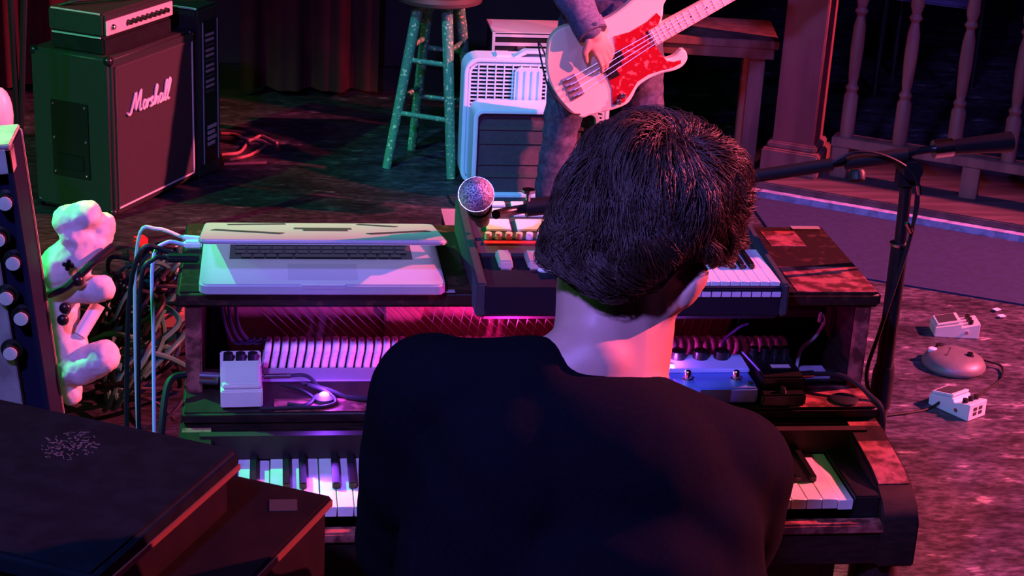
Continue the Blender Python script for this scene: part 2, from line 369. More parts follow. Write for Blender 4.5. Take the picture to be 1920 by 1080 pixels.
# interior: plate, braces, strings, tuning pins, hammers
MB().prism([(XL+.03, .47, .60), (XR-.03, .47, .60), (XR-.03, .49, .896), (XL+.03, .49, .896)], (0, .02, 0)).build('sound_board', pianoin, PN)
MB().prism([(-.90, .448, .62), (-.10, .448, .62), (-.06, .468, .890), (-.93, .468, .890)], (0, .015, 0)).build('iron_plate', iron, PN, bev=.004)
MB().prism([(-.66, .43, .66), (-.63, .43, .66), (-.585, .45, .89), (-.665, .45, .89)], (0, .02, 0)).build('plate_brace', iron, PN, bev=.003)
MB().lathe([(.013, 0), (.013, .006), (.006, .010), (.006, .02)], (-.625, .444, .868), (0, -1, 0), 10).build('plate_bolt', chrome, PN)
MB().prism([(-.13, .43, .66), (-.11, .43, .66), (-.07, .45, .89), (-.12, .45, .89)], (0, .02, 0)).build('plate_brace', iron, PN, bev=.003)
for i in range(32):     # bass strings run down to the right
    x = -.93+i*.0160
    MB().tube([(x, .435, .893), (x+.20, .418, .69)], .0006 if i > 8 else .0009, 5, False).build('string', steel, PN)
for i in range(34):     # treble strings run down to the left
    x = -.565+i*.0155
    MB().tube([(x, .440, .893), (x-.045, .424, .69)], .0006, 5, False).build('string', steel, PN)
pin = MB()
for i in range(60):
    x = -.30+i*.006; pin.tube([(x, .455, .862+.012*(i % 3)), (x, .425, .866+.012*(i % 3))], .0018, 6)
tag(pin.build('tuning_pins', chrome, PN), kind='stuff')
MB().bb((-.34, .40, .822), (XR-.03, .43, .838)).build('action_rail', pianoin, PN, bev=.002)
MB().bb((XL+.03, .40, .700), (XR-.03, .425, .735)).build('hammer_rail', pianoin, PN, bev=.002)
MB().bb((XL+.03, .345, .66), (XR-.03, .40, .70)).build('key_rail', pianoin, PN)
ham = MB(); sh = [(-.0048, .735), (-.0052, .748), (-.0046, .770), (-.005, .785), (-.0035, .794)]
prof2 = [(.352, .735), (.352, .752), (.356, .772), (.352, .786), (.358, .795), (.372, .798), (.392, .794), (.397, .78), (.386, .765), (.380, .735)]
ham.prism([(-.0048, y, z) for y, z in prof2], (.0096, 0, 0)); ham.v = [V((v.x+(-.0045*math.cos((v.z-.735)/.063*PI)), v.y, v.z)) for v in ham.v]
hm = ham.build('hammer', felt, PN, world=False, bev=.0018, seg=1); hm.data.transform(Matrix.Translation(-WM[PN.name].translation))
for i in range(64):
    k = hm if i == 0 else hm.copy()
    if i: COL.objects.link(k)
    k.location = (-.853+i*.01325, rnd.uniform(-.0015, .0015), rnd.uniform(-.001, .001)); k.rotation_euler = (0, 0, 0); WM[k.name] = WM[PN.name]
MB().bb((-.90, .30, .757), (XR-.04, .345, .760)).build('felt_strip', mat('violet_felt', (.30, .26, .34), .8), PN)
for i in range(3): MB().tube(spline([(-.925+.012*i, .40, .86), (-.915+.01*i, .37, .82), (-.90+.014*i, .375, .79), (-.87+.01*i, .37, .80)]), .003, 6).build('damper_spring', darkgrey, PN)
MB().tube(spline([(.0, .33, .757), (.008, .34, .79), (.03, .345, .81), (.045, .35, .835), (.038, .35, .85), (.036, .35, .835)]), .003, 6).build('damper_lever', greypl, PN)

# lamps clipped inside the piano
def puck(name, loc, m, label, energy, col):
    t = thing(name, label, 'lamp', loc)
    MB().lathe([(.016, 0), (.016, .007), (.010, .010)], P(t, 0, 0, 0), n=18).build('housing', darkgrey, t)
    MB().ell(P(t, 0, 0, .010), (.008, .008, .005)).build('lens', m, t)
    l = bpy.data.lights.new(name, 'POINT'); l.energy = energy; l.color = col; l.shadow_soft_size = .012
    o = bpy.data.objects.new(name+'_light', l); COL.objects.link(o); o.location = V(loc)+V((0, 0, .03))
LP = onz(608, 752, .757)
puck('led_puck', LP, mat('violet_led', (.2, .1, 1), .4, emit=(.30, .12, 1), es=5), 'small glowing violet LED lamp on the piano shelf', 1.2, (.26, .05, 1))
puck('led_puck', (-.48, .27, .757), mat('magenta_led', (1, .1, .6), .4, emit=(1, .04, .35), es=8), 'small glowing magenta LED lamp on the shelf behind the pianist', 3.6, (1, .02, .50))
puck('led_puck', (-.22, .285, .757), MATS['violet_led'], 'small glowing violet LED lamp behind the blue pedal', 2.0, (.62, .08, 1))

# ------------------------------------------------------------------ laptop
LT = thing('laptop', 'half-closed silver laptop with dark tape strips on the piano lid', 'laptop', (-.768, .365, .9214))
bo = rounded(.364, .249, .014)
MB().prism([P(LT, u, v, .002) for u, v in bo], (0, 0, .017)).build('base', alu, LT, bev=.0025)
MB().bb(P(LT, -.14, -.015, .0188), P(LT, .14, .095, .0196)).build('keyboard_bed', darkgrey, LT)
kk = None
for r in range(6):
    y = -.006+r*.0178; x = -.135; row = [.0162]*14
    if r == 0: row = [.0162, .0162, .0162, .022, .082, .022, .0162, .0162, .0162]
    tot = sum(row)+.0028*(len(row)-1); x = -tot/2
    for wd in row:
        MB().bb(P(LT, x, y-.0066, .0196), P(LT, x+wd, y+.0078, .0215)).build('key', ebony, LT, bev=.0006, seg=1); x += wd+.0028
MB().bb(P(LT, -.052, -.105, .0189), P(LT, .052, -.036, .0193)).build('trackpad', alud, LT)
MB().bb(P(LT, -.032, -.1252, .0125), P(LT, .032, -.122, .0188)).build('latch_notch', mat('bright_edge', (.9, .9, .95), .25, .5), LT)
hy = .1195; ang = math.radians(13.5)
LM = WM[LT.name] @ Matrix.Translation((0, hy, .0235)) @ Matrix.Rotation(-ang, 4, 'X')
lid = MB(); lid.prism([LM @ V((u, v-.1245, 0)) for u, v in bo], (LM.to_3x3() @ V((0, 0, .007)))); ld = lid.build('lid', alu, LT, bev=.002)
lid2 = MB(); lid2.prism([LM @ V((u, v-.1245, -.001)) for u, v in rounded(.35, .235, .01)], (LM.to_3x3() @ V((0, 0, .001)))); lid2.build('screen', mat('lit_screen', (.3, .3, .5), .3, emit=(.45, .42, 1), es=.5), ld)
def strip(x0, y0, x1, y1, wd=.017):
    a, b = V((x0, y0, .0072)), V((x1, y1, .0072)); d = (b-a).normalized(); n_ = V((-d.y, d.x, 0))*wd/2
    MB().prism([LM @ p for p in (a-n_, b-n_, b+n_, a+n_)], LM.to_3x3() @ V((0, 0, .0006))).build('tape_strip', tape, ld)
strip(-.165, -.115, -.06, -.165); strip(-.145, -.035, -.055, -.02, .013); strip(.165, -.115, .07, -.165); strip(.12, -.055, .06, -.02, .013)
MB().prism([LM @ V(p) for p in ((-.028, -.125, .0071), (.04, -.125, .0071), (.04, -.085, .0071), (-.028, -.085, .0071))], LM.to_3x3() @ V((0, 0, .0006))).build('tape_patch', tape, ld)
MB().prism([LM @ V(p) for p in ((-.042, -.10, .0071), (.047, -.10, .0071), (.047, -.078, .0071), (-.042, -.078, .0071))], LM.to_3x3() @ V((0, 0, .0005))).build('tape_patch', darkgrey, ld)
MB().tube([P(LT, -.15, hy+.001, .0215), P(LT, .15, hy+.001, .0215)], .0065, 10).build('hinge', darkgrey, LT)
# power / usb plugs at its left
pl = thing('power_adapter_plug', 'white plug in the left side of the laptop with a pale cable', 'plug', P(LT, -.185, .075, .008))
MB().box(P(pl, -.014, 0, .002), (.028, .016, .012)).build('plug_body', white, pl, bev=.003)
MB().tube(spline([P(pl, -.028, 0, .002), P(pl, -.055, -.005, .006), P(pl, -.075, -.02, -.02), P(pl, -.075, -.05, -.15), P(pl, -.078, -.07, -.40), P(pl, -.09, -.05, -.72), P(pl, -.12, .05, -.922)]), .003, 7).build('cord', mat('pale_blue_cable', (.5, .62, .8), .5), pl)
pl = thing('audio_plug', 'white and blue cable plugged into the rear left of the laptop', 'plug', P(LT, -.185, .105, .008))
MB().tube([P(pl, 0, 0, 0), P(pl, -.03, 0, .002)], .005, 8).build('plug_body', white, pl)
MB().tube(spline([P(pl, -.03, 0, .002), P(pl, -.07, -.01, .02), P(pl, -.10, -.01, .0), P(pl, -.11, .0, -.2), P(pl, -.11, .05, -.6), P(pl, -.10, .1, -.925)]), .003, 7).build('cord', mat('pale_green_cable', (.5, .75, .6), .5), pl)
pl = thing('usb_plug', 'black plug in the left side of the laptop with a black cable', 'plug', P(LT, -.185, .01, .008))
MB().box(P(pl, .0, -.0, .003), (.05, .018, .012)).build('plug_body', rubber, pl, bev=.003) if False else MB().box(P(pl, -.026, 0, .003), (.05, .018, .011)).build('plug_body', rubber, pl, bev=.003)
MB().tube(spline([P(pl, -.05, 0, .003), P(pl, -.07, -.01, .004), P(pl, -.09, -.02, -.04), P(pl, -.098, -.03, -.3), P(pl, -.102, -.03, -.7), P(pl, -.09, .0, -.922)]), .0035, 7).build('cord', rubber, pl)
cable('instrument_cable', [V((-1.00, .42, .9245)), V((-1.045, .41, .93)), V((-1.068, .40, .80)), V((-1.075, .38, .4)), V((-1.06, .40, .0045))], .004, rubber, 'black cable hanging over the left edge of the piano to the floor')
tag(MB().box((-.60, .262, .9222), (.06, .010, .0012)).build('paper_tag', greypl), 'small grey tape label at the front edge of the piano lid', 'label')

# ------------------------------------------------------------------ synthesizer
SY = thing('synthesizer', 'compact dark synthesizer keyboard overhanging the front of the piano lid', 'keyboard', (-.305, .38, .9216))
SX0, SX1, SF, SB = -.545, -.068, .205, .535
spec(mat('dark_synth', (.010, .011, .022), .6), .15)
MB().bb((SX0+.012, SF+.012, .9216), (SX1-.012, SB, .945)).build('body', mat('dark_synth', (.010, .011, .022), .6), SY, bev=.004)
MB().prism([(SX0+.012, .253, .9216), (SX0+.012, .2535, .900), (SX0+.012, .225, .892), (SX0+.012, .205, .905), (SX0+.012, .200, .952), (SX0+.012, .212, .952), (SX0+.012, .217, .9216)], (SX1-SX0-.024, 0, 0)).build('front_apron', MATS['dark_synth'], SY, bev=.002)
for x0, x1 in ((SX0, SX0+.016), (SX1-.012, SX1)):
    MB().prism([(x0, SF-.004, .905), (x0, SF-.004, .958), (x0, SF+.15, .966), (x0, SB, .982), (x0, SB, .9216), (x0, .255, .9216), (x0, .25, .905)], (x1-x0, 0, 0)).build('end_cheek', mat('cheek_paint', (.03, .04, .05), .6), SY, bev=.003)
MB().prism([(SX0+.017, .355, .950), (SX0+.017, SB-.005, .976), (SX0+.017, SB-.005, .945), (SX0+.017, .355, .945)], (SX1-SX0-.031, 0, 0)).build('control_panel', darkgrey, SY)
# bright control blocks with dark gaps, knob row, red strip
wp = mat('pale_control_block', (.85, .8, .82), .4)
def slope(y): return .950+(y-.355)/(SB-.005-.355)*.026
for x0, x1 in ((-.505, -.465), (-.455, -.405), (-.398, -.350), (-.343, -.295)):
    for y0, y1 in ((.425, .462), (.475, .500), (.508, .524)):
        if x0 < -.46 and y0 < .43: x0_ = x0-.0
        m = MB().prism([(x0, y0, slope(y0)), (x1, y0, slope(y0)), (x1, y1, slope(y1)), (x0, y1, slope(y1))], (0, 0, .004)); m.build('button_block', wp, SY, bev=.001)
for i in range(7):
    MB().lathe([(.006, 0), (.0055, .010)], (-.505+.0165*i, .402, slope(.402)), n=10).build('knob', wp, SY)
tag(MB().bb((-.513, .380, slope(.38)-.001), (-.43, .392, slope(.392)+.0015)).build('label_strip', redpl, SY), 'red strip')
tag(MB().bb((-.425, .380, slope(.38)-.001), (-.36, .390, slope(.39)+.0015)).build('label_strip', wp, SY), 'white strip')
for x0 in (-.50, -.455): MB().prism([(x0, .29, .945), (x0, .300, .957), (x0, .345, .960), (x0, .352, .945)], (.022, 0, 0)).build('pitch_wheel', greypl, SY, bev=.003)
tag(MB().ell((-.43, .285, .948), (.012, .006, .005)).build('slider_cap', wp, SY), 'white slider cap')
kw = .0155
for i in range(20):
    x = SX1-.013-kw*(i+1)
    MB().bb((x+.0005, SF+.005, .947), (x+kw-.0005, .352, .959)).build('white_key', white, SY, bev=.0008, seg=1)
    MB().bb((x+.001, SF-.006, .938), (x+kw-.001, SF+.0035, .946)).build('key_front', mat('lavender_plastic', (.6, .55, .75), .4), SY)
    if notes[(i) % 7] in 'CBAFE'.replace('C', '') or notes[i % 7] in 'G':
        if notes[i % 7] in 'BAGED' and i < 21: MB().bb((x-.0042, .262, .959), (x+.0042, .352, .968)).build('black_key', ebony, SY, bev=.0012, seg=1)
tag(MB().bb((-.115, .452, slope(.452)), (-.092, .472, slope(.472)+.005)).build('button', mat('red_lit_button', (.8, .02, .04), .4, emit=(1, .02, .05), es=1.2), SY, bev=.001), 'glowing red button')
tag(MB().bb((-.113, .487, slope(.487)), (-.095, .497, slope(.497)+.005)).build('button', wp, SY, bev=.001), 'white button')

# ------------------------------------------------------------------ mic stand, boom, microphone
MS = thing('microphone_stand', 'black boom microphone stand rising at the right end of the piano', 'stand', (.179, .40, 0))
MB().lathe([(.085, 0), (.085, .012), (.05, .022), (.02, .03)], (.179, .40, 0), n=28).build('base', blackmetal, MS)
MB().tube([(.179, .40, .02), (.177, .40, .70)], .0155, 14).build('lower_pole', blackmetal, MS)
MB().lathe([(.0185, 0), (.0185, .06), (.016, .075)], (.177, .40, .66), n=16).build('clutch', rubber, MS)
MB().tube([(.177, .40, .70), (.174, .40, .955)], .0145, 14).build('middle_pole', blackmetal, MS)
MB().lathe([(.017, 0), (.017, .004)], (.174, .40, .95), n=16).build('collar', chrome, MS)
MB().tube([(.174, .40, .955), (.170, .40, 1.075)], .010, 12).build('upper_pole', blackmetal, MS)
top = V((.168, .40, 1.09))
MB().box((.168, .40, 1.072), (.03, .03, .045)).build('boom_clamp', rubber, MS, bev=.006)
MB().tube([(.168, .37, 1.085), (.168, .43, 1.085)], .016, 14).build('pivot', blackmetal, MS)
bpts = [ony(1885, 262, .40), ony(1760, 278, .395), ony(1600, 302, .39), ony(1405, 332, .385), ony(1200, 360, .38), ony(1005, 388, .375)]
MB().tube(bpts[1:], .0065, 10).build('boom', blackmetal, MS)
MB().tube([ony(1750, 280, .395), ony(1785, 276, .395)], .015, 14).build('counterweight_collar', chrome, MS)
MB().tube([ony(1785, 276, .395), ony(1895, 266, .40)], [.012, .017], 14).build('counterweight', blackmetal, MS)
MB().tube([ony(1560, 308, .385), ony(1405, 332, .385)], .0105, 12).build('boom_sleeve', rubber, MS)
MB().tube([ony(1700, 290, .39), ony(1585, 305, .39)], .0115, 12).build('boom_sleeve', rubber, MS)
MB().lathe([(.010, 0), (.013, .004), (.013, .016), (.008, .02)], ony(1607, 318, .36), (0, -.4, -1), 12).build('thumb_screw', rubber, MS)
MB().tube(spline([ony(1560, 305, .37), ony(1605, 285, .37), ony(1660, 292, .37), ony(1712, 325, .37), ony(1722, 380, .37), ony(1712, 425, .37)]), .0022, 6).build('cord', rubber, MS)
MB().tube(spline([ony(1722, 330, .375), ony(1716, 400, .375), ony(1700, 470, .38), ony(1650, 620, .38), ony(1625, 700, .38), ony(1636, 760, .385)]), .0035, 6).build('cord', rubber, MS)
for (a, b) in (((1722, 348), (1724, 365)), ((1700, 418), (1708, 436))): MB().tube([ony(*a, .37), ony(*b, .37)], .004, 8).build('clip', chrome, MS)
# clamp and gooseneck at mic end
MB().tube(spline([ony(1005, 388, .375), ony(975, 393, .37), ony(948, 398, .35), ony(930, 402, .32)]), .0075, 10).build('mic_arm', blackmetal, MS)
MB().tube([ony(1030, 385, .376), ony(985, 390, .372)], .014, 12).build('swivel', rubber, MS)
MB().lathe([(.004, 0), (.004, .014), (.011, .015), (.011, .02)], ony(990, 378, .37), (0, 0, 1), 8).build('wing_nut', chrome, MS)
MC = thing('microphone', 'silver ball-grille vocal microphone on the boom above the piano', 'microphone', ony(893, 365, .27))
mc = ony(893, 365, .27); tail = ony(918, 408, .31)+V((0, .09, -.035)); d = (tail-mc).normalized()
MB().ell(mc, (.0262, .0262, .0262), n=32, m=20).build('grille', mat('mic_mesh', (.60, .58, .72), .45, .45, col2=(.10, .09, .12), scale=420, bump=.9), MC)
MB().tube([mc+d*-.002, mc+d*.004], .0272, 24).build('grille_band', chrome, MC)
MB().tube([mc+d*.02, mc+d*.035, mc+d*.05, mc+d*.16], [.0235, .019, .0175, .012], 20).build('handle', darkgrey, MC)
MB().tube([mc+d*.066, mc+d*.10], [.0205, .019], 14).build('holder', rubber, MC)

# ------------------------------------------------------------------ effect pedals
def stomp(loc, rz, m, label, tread=darkgrey, w_=.073, l_=.129, h=.055, side='', name='effect_pedal', group=None):
    t = thing(name, label, 'pedal', loc, rz, group)
    pr = [(-l_/2, 0), (-l_/2, h*.55), (l_*.08, h*.82), (l_*.10, h*.62), (l_/2, h*.86), (l_/2, 0)]
    m1 = MB().prism([(-w_/2, y, z) for y, z in pr], (w_, 0, 0)); m1.v = [WM[t.name] @ v for v in m1.v]; m1.build('body', m, t, bev=.002)
    m2 = MB().prism([(-w_*.46, y, z) for y, z in [(-l_*.47, h*.575), (l_*.06, h*.84), (l_*.06, h*.98), (-l_*.47, h*.72)]], (w_*.92, 0, 0)); m2.v = [WM[t.name] @ v for v in m2.v]; tr = m2.build('treadle', m, t, bev=.002)
    m3 = MB().prism([(-w_*.38, y, z) for y, z in [(-l_*.42, h*.74), (-l_*.02, h*.94), (-l_*.02, h*.965), (-l_*.42, h*.765)]], (w_*.76, 0, 0)); m3.v = [WM[t.name] @ v for v in m3.v]; m3.build('rubber_pad', tread, tr)
    for i in range(3):
        MB().lathe([(.008, 0), (.0075, .012), (.004, .013)], P(t, -w_*.3+w_*.3*i, l_*.3, h*.73), n=12).build('knob', rubber, t)
    for sx in (-1, 1):
        MB().tube([P(t, sx*w_/2, l_*.2, h*.35), P(t, sx*(w_/2+.004), l_*.2, h*.35)], .0055, 10).build('jack', chrome, t)
    return t
p1 = onz(1788, 625, 0); t = stomp(p1, math.radians(-98), offwhite, 'pale effect pedal on the floor behind the round pedal')
p2 = onz(1793, 768, 0); t = stomp(p2, math.radians(211), mat('mint_white_paint', (.72, .80, .76), .4), 'white effect pedal on the floor in front of the round pedal')
for i in range(2):
    for j in range(2):
        m = MB().box((-.011+.022*i, 0.0652, .017+.013*j), (.013, .001, .009)); m.v = [WM[t.name] @ v for v in m.v]; m.build('marking', ebony, t)
# round pedal
rp = onz(1787, 687, 0); RP = thing('round_pedal', 'round grey fuzz pedal with two knobs lying on the floor', 'pedal', rp)
greym = mat('grey_hammer_paint', (.16, .16, .17), .45, .2, var=.1, scale=60)
MB().lathe([(.083, 0), (.088, .006), (.088, .012), (.08, .026), (.06, .038), (.03, .043), (.0, .044)], rp, n=40).build('body', greym, RP)
MB().lathe([(.0, 0), (.0, .001), (.052, .001), (.052, 0)], rp+V((-.03, .03, .036)), (-.25, .25, 1), n=20).build('face_badge', darkgrey, RP) if False else None
for dx, dy in ((-.052, .035), (-.02, .062)): MB().lathe([(.013, 0), (.012, .014), (.008, .016)], rp+V((dx, dy, .026)), n=14).build('knob', rubber if dx > -.03 else white, RP)
MB().lathe([(.011, 0), (.011, .006), (.008, .007), (.008, .014)], rp+V((.035, -.02, .036)), n=14).build('footswitch', blackmetal, RP)
MB().prism([rp+V((-.075, -.0, .028)), rp+V((-.03, -.02, .043)), rp+V((.0, .03, .044)), rp+V((-.03, .075, .028)), rp+V((-.06, .05, .030))], (0, 0, .001)).build('dark_panel', darkgrey, RP)
cable('patch_cable', [rp+V((.085, .0, .02)), rp+V((.13, -.02, .01)), rp+V((.11, -.08, .005)), rp+V((.08, -.12, .005)), p2+V((.06, .04, .012)), p2+V((.045, .02, .02))], .0035, rubber, 'short black cable between the round pedal and the white floor pedal')
cable('instrument_cable', [p2+V((-.04, .01, .02)), p2+V((-.09, -.01, .005)), p2+V((-.2, -.04, .005)), p2+V((-.4, -.09, .005)), p2+V((-.6, -.2, .005)), p2+V((-.62, -.5, .005))], .0035, rubber, 'thin black cable running left from the white floor pedal')
for (px, py), rz in (((1869, 580), .5), ((1878, 592), .3), ((1742, 413), .1)):
    tag(MB().box(onz(px, py, .0075), (.022, .016, .002), Matrix.Rotation(rz, 3, 'Z')).build('paper_scrap', white), {1869: 'left small white paper scrap on the blue mat', 1878: 'right small white paper scrap on the blue mat', 1742: 'small pale tape piece by the curb right of the microphone stand'}[px], 'paper')

zS = .7582
a = onz(452, 735, zS); t = stomp((a.x, .262, zS), math.radians(2), offwhite, 'white effect pedal on the left end of the piano shelf', h=.05, l_=.118, w_=.062, tread=offwhite)
pj = t
MB().tube([P(pj, -.034, .01, .02), P(pj, -.062, .01, .022)], .0125, 14).build('jack_plug', chrome, pj)
cable('instrument_cable', [P(pj, -.060, .01, .022), P(pj, -.085, .008, .026), P(pj, -.108, -.01, .02), P(pj, -.118, -.05, -.04), P(pj, -.122, -.07, -.15), P(pj, -.125, -.06, -.4), P(pj, -.13, .0, -.754)], .0055, rubber, 'thick black cable drooping from the white shelf pedal over the left end of the piano')
MB().tube([P(pj, .034, .01, .02), P(pj, .075, .01, .02)], .004, 10).build('jack_plug', chrome, pj)
MB().tube(spline([P(pj, .07, .01, .02), P(pj, .10, .008, .02), P(pj, .13, -.02, .004), P(pj, .19, -.04, .003), P(pj, .25, -.045, .003)]), .003, 7).build('cord', rubber, pj)
for i, pts in enumerate([[(-.83, .25, .776), (-.80, .235, .772), (-.782, .225, .763), (-.795, .205, .761), (-.82, .21, .761)],
                         [(-.79, .245, .776), (-.762, .235, .77), (-.748, .215, .762), (-.765, .20, .761), (-.80, .197, .761), (-.86, .193, .761)],
                         [(-.80, .25, .777), (-.76, .243, .77), (-.72, .225, .762), (-.66, .22, .762), (-.60, .225, .762)]]):
    cable('patch_cable', pts, .003, rubber, ['thin black cable loop beside the white pedal on the piano shelf', 'thin black cable looping along the left front edge of the piano shelf', 'thin black cable running behind the pianist on the piano shelf'][i])
# blue pedal: wide, three knobs, two footswitches
BP = thing('effect_pedal', 'wide blue effect pedal with three black knobs and two chrome footswitches', 'pedal', (-.155, .262, zS))
def bpx(px, py, z): return onz(px, py, z)
MB().prism([(-.232, .205, zS), (-.098, .205, zS), (-.098, .322, zS), (-.232, .322, zS)], (0, 0, .026)).build('body', bluep, BP, bev=.003)
MB().prism([(-.232, .262, zS+.0255), (-.098, .262, zS+.0255), (-.098, .322, zS+.0255), (-.232, .322, zS+.0255)], (0, 0, .008)).build('control_deck', mat('pale_blue', (.5, .62, .9), .35), BP, bev=.002)
for x in (-.205, -.168, -.134): MB().lathe([(.0125, 0), (.012, .013), (.009, .015)], (x, .306, zS+.033), n=16).build('knob', ebony, BP)
for x in (-.205, -.128): MB().lathe([(.0085, 0), (.0085, .005), (.0055, .006), (.0055, .016), (.004, .018)], (x, .232, zS+.026), n=14).build('footswitch', chrome, BP)
MB().bb((-.190, .2036, zS+.002), (-.142, .2049, zS+.024)).build('dark_sticker', darkgrey, BP)
MB().lathe([(.004, 0), (.004, .003)], (-.107, .222, zS+.026), n=8).build('led', darkgrey, BP)
# black pedals
K1 = thing('effect_pedal', 'black boxy effect pedal with a white label on the piano shelf', 'pedal', (-.055, .255, zS))
MB().bb((-.090, .215, zS), (-.022, .315, zS+.040)).build('body', ebony, K1, bev=.003)
MB().bb((-.066, .250, zS+.0402), (-.036, .262, zS+.0408)).build('label_plate', mat('pink_white_label', (.85, .75, .75), .5), K1)
MB().tube([(-.090, .235, zS+.042), (-.102, .300, zS+.046)], .0015, 6).build('edge_trim_or_highlight', mat('blue_trim', (.2, .25, .6), .4), K1)
for x in (-.082, -.064, -.046, -.030): MB().lathe([(.0075, 0), (.007, .012)], (x, .304, zS+.040), n=12).build('knob', ebony, K1)
K2 = thing('effect_pedal', 'low black pedal standing at the shelf edge in front of the boxy black pedal', 'pedal', (-.055, .205, zS))
MB().bb((-.094, .193, zS), (-.024, .213, zS+.020)).build('body', ebony, K2, bev=.003)
MB().lathe([(.006, 0), (.006, .004), (.004, .005), (.004, .009)], (-.06, .203, zS+.020), n=10).build('footswitch', blackmetal, K2)
cable('instrument_cable', [(-.020, .262, zS+.022), (.01, .262, zS+.024), (.05, .25, zS+.026), (.085, .22, zS+.008), (.108, .20, zS-.03), (.112, .22, zS-.2), (.115, .25, .25), (.12, .26, .005)], .004, rubber, 'black cable arching from the black pedal over the right end of the shelf')
tag(MB().tube([(-.021, .262, zS+.022), (.006, .262, zS+.024)], .006, 12).build('jack_plug', chrome), 'silver jack plug in the right side of the boxy black pedal', 'plug')
cable('patch_cable', [(-.128, .322, zS+.03), (-.124, .335, zS+.05), (-.10, .338, zS+.072), (-.085, .34, zS+.078)], .002, mat('blue_cable', (.12, .2, .5), .5), 'thin blue cable rising behind the blue pedal')
tag(MB().lathe([(.022, 0), (.022, .003), (.02, .004)], (.045, .214, zS), n=24).build('dark_disc', rubber), 'dark round disc at the right end of the piano shelf', 'disc')  # flat dark disc resting on the shelf

# ------------------------------------------------------------------ bench
BN = thing('piano_bench', 'dark wooden piano bench under the pianist', 'bench', (-.47, -.62, 0))
MB().bb((-.80, -.80, .41), (-.16, -.46, .455)).build('seat', piano, BN, bev=.008)
for x in (-.77, -.19):
    for y in (-.77, -.49): MB().bb((x-.02, y-.02, 0), (x+.02, y+.02, .41)).build('leg', piano, BN, bev=.003)

# ------------------------------------------------------------------ people
def hand_shapes(mb, wrist, fwd, up, side, s=1., curl=.6, spread=1):
    """wrist point, fwd = towards fingers, up = back of hand, side = direction of the thumb"""
    f, u = V(fwd).normalized(), V(up).normalized(); sd = f.cross(u).normalized()
    if sd.dot(V(side)) < 0: sd = -sd
    w0 = V(wrist); rot = Matrix((sd, f, u)).transposed()
    mb.ell(w0+f*.045*s, (.040*s, .052*s, .016*s), rot, 14, 8); mb.caps(w0-f*.02*s, w0+f*.02*s, .024*s, .025*s)
    for k, (off, L_) in enumerate(((.030, .072), (.010, .080), (-.010, .074), (-.029, .058))):
        b = w0+f*.088*s+sd*off*s; a1 = curl*.5; dirs = f; p = b-f*.02*s; pts = [p, b]
        for j, fr in enumerate((.45, .32, .23)):
            a = a1+curl*(j*.75); dd = f*math.cos(a)-u*math.sin(a)+sd*off*spread*2; pts.append(pts[-1]+dd*L_*fr*s)
        for j in range(len(pts)-1): mb.caps(pts[j], pts[j+1], (.0095-.0006*j)*s, (.0092-.0008*(j+1))*s, 10)
    b = w0+f*.02*s+sd*.026*s; q = b+(f*.6+sd*.75-u*.25)*.042*s; r = q+(f*.85+sd*.15-u*.4)*.034*s
    mb.caps(b, q, .014*s, .0115*s, 10); mb.caps(q, r, .0112*s, .009*s, 10)
def head_shapes(mb, M, s=1.):
    R3 = M.to_3x3(); p = lambda x, y, z: M @ V((x*s, y*s, z*s)); e = lambda c, r, rt=None: mb.ell(p(*c), [k*s for k in r], R3 if rt is None else R3 @ rt, 20, 14)
    e((0, -.012, .02), (.077, .098, .098)); e((0, .03, -.045), (.060, .060, .062)); e((0, .055, -.088), (.036, .032, .026))
    e((0, .096, -.028), (.012, .018, .022)); e((0, .102, -.040), (.017, .014, .010))
    e((0, .078, .028), (.055, .018, .012)); e((0, .082, -.072), (.024, .012, .006)); e((0, .080, -.082), (.020, .011, .006))
    for sx in (-1, 1):
        e((sx*.033, .070, -.028), (.025, .022, .02)); e((sx*.030, .082, .006), (.013, .010, .008))
        e((sx*.079, -.006, -.012), (.012, .019, .036), Matrix.Rotation(-.2, 3, 'X')); e((sx*.093, -.022, -.006), (.008, .018, .032), Matrix.Rotation(-.2, 3, 'X'))
def eyes(M, parent, s=1.):
    for sx in (-1, 1):
        MB().ell(M @ V((sx*.030*s, .084*s, .006*s)), .0105*s).build('eye', white, parent)
        MB().ell(M @ V((sx*.030*s, .0925*s, .005*s)), .0045*s).build('pupil', ebony, parent)

# --- pianist
PS = thing('person', 'person seen from behind in a black t-shirt with dark brown hair bending over the piano', 'person', (-.47, -.55, 0))
HC = V((-.432, -.345, 1.214))
HM = Matrix.Translation(HC) @ Matrix.Rotation(math.radians(-36), 4, 'Z') @ Matrix.Rotation(math.radians(-27), 4, 'X') @ Matrix.Rotation(math.radians(17), 4, 'Y')
b = MB(); head_shapes(b, HM, 1.0)
b.caps((-.478, -.435, 1.045), HM @ V((0.012, -.022, -.06)), .068, .060); b.caps((-.48, -.46, 1.03), HM @ V((0.0, -.045, -.05)), .056, .05)
b.caps((-.57, -.445, 1.072), (-.495, -.438, 1.112), .05, .052); b.caps((-.455, -.42, 1.03), HM @ V((.045, .0, -.07)), .052, .045); b.caps((-.40, -.43, 1.01), (-.46, -.435, 1.06), .05, .058)
SL, SR = V((-.665, -.42, 1.075)), V((-.310, -.40, .955)); EL, ER = V((-.690, -.33, .82)), V((-.285, -.30, .745)); WL, WR = V((-.53, -.10, .765)), V((-.36, -.10, .765))
for S_, E_, W_, sd in ((SL, EL, WL, 1), (SR, ER, WR, -1)):
    b.caps(S_, E_, .050, .040); b.caps(E_, W_, .040, .027)
    hand_shapes(b, W_+V((0, .02, 0)), (0.05*sd, 1, -.05), (0, .1, 1), (sd, 0, 0), 1, .55)
b.caps((-.50, -.46, 1.0), (-.46, -.60, .56), .11, .13)
